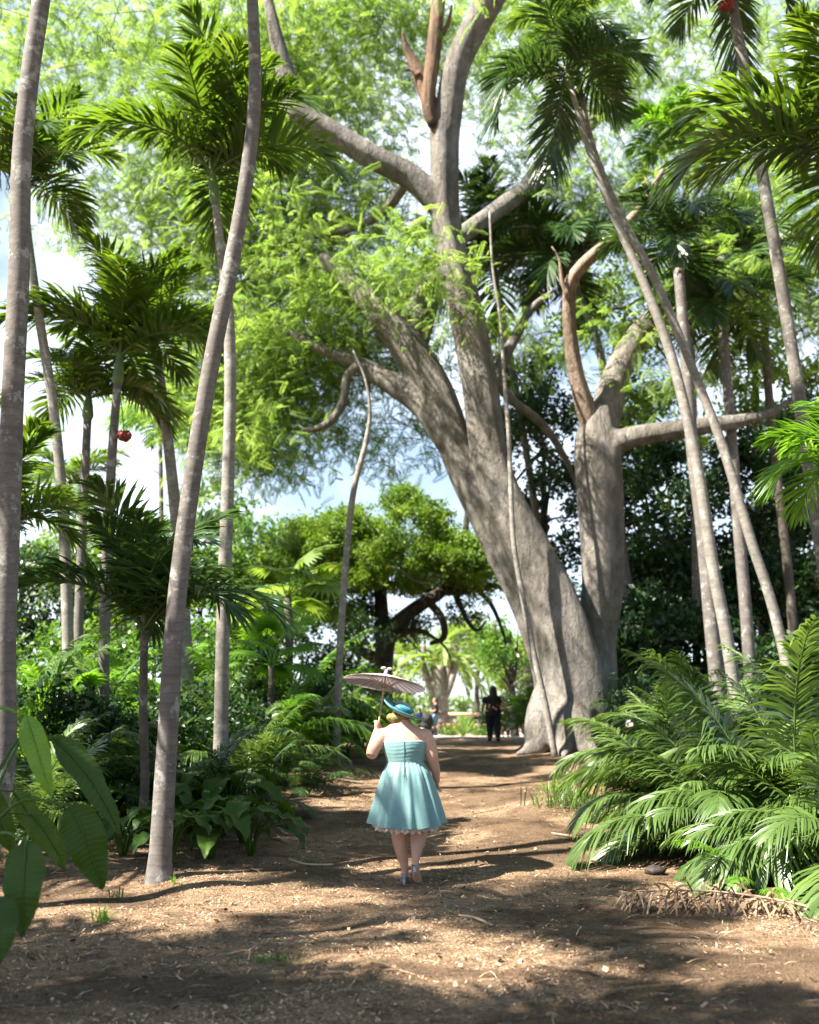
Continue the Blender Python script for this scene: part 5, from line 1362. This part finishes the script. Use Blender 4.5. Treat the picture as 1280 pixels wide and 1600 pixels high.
# --- other visitors
def figure(label, base, face, h, pose, cols, hair_len, extras=None):
    """standing or walking person; face = azimuth (deg) of the facing direction"""
    s = h / 1.66
    t = thing('person', label, 'person', base, None, R(face - 90))     # local +y is forward
    m = MB()
    J = lambda x, y, z: np.array([x, y, z]) * s
    oval(m, [(*J(0, 0, .80), .16 * s, .12 * s), (*J(0, 0, .90), .185 * s, .13 * s), (*J(0, 0, 1.05), .155 * s, .105 * s), (*J(0, 0, 1.22), .175 * s, .115 * s), (*J(0, 0, 1.34), .185 * s, .095 * s), (*J(0, 0, 1.39), .11 * s, .07 * s), (*J(0, .01, 1.44), .055 * s, .055 * s), (*J(0, .02, 1.50), .05 * s, .05 * s)])
    head(m, J(0, .035, 1.555), np.array([0, 1, -.1]), s * .98)
    for k, (hipx, knee, ank, toe) in zip((-1, 1), pose['legs']):
        m.tube([J(hipx, 0, .88), J(*knee), J(*ank)], np.array([.10, .065, .038]) * s, 12, sub=5)
        m.tube([J(*ank), J(*toe)], np.array([.042, .030]) * s, 10, sub=2)
    for k, (el, wr) in zip((-1, 1), pose['arms']):
        m.tube([J(.175 * k, 0, 1.34), J(*el), J(*wr)], np.array([.055, .043, .028]) * s, 12, sub=5)
        hand(m, J(*wr), J(*wr) - J(*el) + np.array([0, .02, 0]), np.array([0, 1, .3]), .6, s)
    remeshed(m, 'body', M['skin2'], .012, 3, t)
    # trousers and top
    q = MB()
    oval(q, [(*J(0, 0, .76), .175 * s, .135 * s), (*J(0, 0, .90), .197 * s, .142 * s), (*J(0, 0, 1.02), .170 * s, .120 * s)])
    for hipx, knee, ank, toe in pose['legs']:
        q.tube([J(hipx, 0, .90), J(*knee), J(*ank) + J(0, 0, .02)], np.array([.117, .085, .064]) * s, 14, sub=5)
    remeshed(q, 'trousers', cols['trousers'], .014, 3, t)
    q = MB()
    oval(q, [(*J(0, 0, .90 if cols.get('hem') else .98), .205 * s, .15 * s), (*J(0, 0, 1.06), .172 * s, .122 * s), (*J(0, 0, 1.22), .190 * s, .128 * s), (*J(0, 0, 1.335), .195 * s, .108 * s), (*J(0, 0, 1.395), .12 * s, .082 * s)])
    for k, (el, wr) in zip((-1, 1), pose['arms']):
        e = J(*el); a = J(.175 * k, 0, 1.34); q.tube([a, a + (e - a) * .7], np.array([.072, .064]) * s, 12)
    remeshed(q, 'top', cols['top'], .012, 3, t)
    q = MB(); q.ball(J(0, -.01, 1.585), np.array([.092, .105, .105]) * s, 16, 10)
    oval(q, [(*J(0, -.085, 1.56 - hair_len), .09 * s, .035 * s), (*J(0, -.085, 1.42), .11 * s, .055 * s), (*J(0, -.055, 1.54), .09 * s, .07 * s), (*J(0, -.03, 1.60), .07 * s, .06 * s)], 16)
    remeshed(q, 'hair', plain('dark_hair', (.018, .014, .012), .5), .012, 2, t)
    for hipx, knee, ank, toe in pose['legs']:
        q = MB(); q.tube([J(*ank) - J(0, .05, .02), J(*toe) * [1, 1, 1] + J(0, .02, 0)], np.array([.05, .042]) * s, 10, sub=2, squash=.8); q.build('shoe', cols['shoes'], t)
    return t, s, J
black = plain('black_cloth', (.010, .010, .011), .8); blacktr = plain('black_trousers', (.012, .012, .014), .85); jeans = plain('blue_denim', (.16, .27, .38), .85, .2, 30)
# black top with a red and cream patterned lower half
pt = NT('patterned_top')
sp_ = pt.n('ShaderNodeSeparateXYZ'); pt.l(pt.obj(), sp_.inputs[0])
band = pt.ramp(sp_.outputs[2], [(0, (1, 1, 1)), (1.10, (1, 1, 1)), ])
vz = pt.n('ShaderNodeTexVoronoi'); vz.inputs['Scale'].default_value = 13; pt.l(pt.obj(), vz.inputs['Vector'])
mo = pt.ramp(vz.outputs['Distance'], [(.20, (.75, .60, .50)), (.34, (.60, .05, .06)), (.46, (.010, .010, .011))])
zz = pt.math('LESS_THAN', sp_.outputs[2], 1.13)
pt.l(pt.mix(zz, (.010, .010, .011), mo), pt.b.inputs['Base Color']); pt.b.inputs['Roughness'].default_value = .85
b1 = onground(768, 31)
walk = dict(legs=[(-.09, (-.09, .06, .48), (-.09, .02, .09), (-.10, .16, .03)), (.09, (.09, .0, .48), (.09, -.10, .10), (.10, .03, .03))], arms=[((-.25, -.02, 1.08), (-.27, .03, .82)), ((.25, -.05, 1.08), (.24, .12, .94))])
t1, s1_, J1 = figure('woman in a black top with red patterned hem carrying a tan shoulder bag', b1, 90, 1.64, walk, dict(trousers=blacktr, top=pt.m, hem=True, shoes=black), .30)
t1.scale = (1.28, 1.2, 1.0)
q = MB(); q.box((0, 0, 0), (.09, .30, .26)); bag = MB()
bag.tube([(0, -.14, 0), (0, 0, -.015), (0, .14, 0)], [.11, .14, .11], 14, sub=3, squash=.45)
bg = thing('shoulder_bag', 'tan bag hanging from the shoulder of the woman in black', 'bag', b1 + J1(.33, -.08, .98))
bag.build('bag_body', plain('tan_leather', (.45, .26, .13), .6), bg)
q = MB(); q.tube([(.02, -.12, .08), (-.06, -.14, .26), (-.11, -.05, .40), (-.07, .09, .28), (.02, .10, .10)], [.030] * 5, 6, sub=5, squash=.4); q.build('strap', plain('tan_strap', (.42, .25, .13), .6), bg)
b2 = onground(680, 45)
stand = dict(legs=[(-.09, (-.10, .10, .48), (-.09, .12, .09), (-.09, .26, .03)), (.09, (.09, .03, .48), (.09, -.02, .09), (.09, .12, .03))], arms=[((-.23, .02, 1.10), (-.12, .26, 1.12)), ((.23, .04, 1.10), (.12, .27, 1.12))])
figure('long haired person in black top and blue jeans standing side on', b2, 172, 1.64, stand, dict(trousers=jeans, top=black, shoes=plain('tan_shoe', (.4, .28, .2), .7)), .42)
b3 = onground(655, 46)
figure('person in dark blue partly hidden behind the teal hat', b3, 120, 1.25, stand, dict(trousers=blacktr, top=plain('navy_cloth', (.03, .05, .12), .8), shoes=black), .12)
# black pushchair in front of the person in jeans
b4 = onground(667, 44.6)
pc = thing('pushchair', 'black pushchair in front of the person in blue jeans', 'pushchair', b4)
q = MB(); q.ball((0, 0, .72), (.26, .34, .26), 16, 10); q.ball((-.05, 0, .45), (.28, .26, .20), 16, 10); remeshed(q, 'hood', black, .03, 2, pc)
q = MB()
for y in (-.2, .2): q.tube([(.42, y, 1.02), (.1, y, .5), (-.3, y, .15)], [.015] * 3, 6); q.tube([(-.1, y, .5), (.3, y, .15)], [.015] * 2, 6)
q.tube([(.42, -.2, 1.02), (.42, .2, 1.02)], [.017] * 2, 6); q.build('frame', black, pc)
for x, y in ((-.3, -.2), (-.3, .2), (.3, -.2), (.3, .2)):
    q = MB(); a = np.linspace(0, 2 * np.pi, 17); q.tube(np.stack([x + .12 * np.cos(a), 0 * a + y, .15 + .12 * np.sin(a)], -1), [.028] * 17, 6, cap=False); q.tube([(x, y - .02, .15), (x, y + .02, .15)], [.03, .03], 8); q.build('wheel', blacktr, pc)
q = MB(); q.box((-.22, 0, .30), (.3, .34, .06)); q.build('footrest', plain('white_pad', (.7, .7, .68), .7), pc)
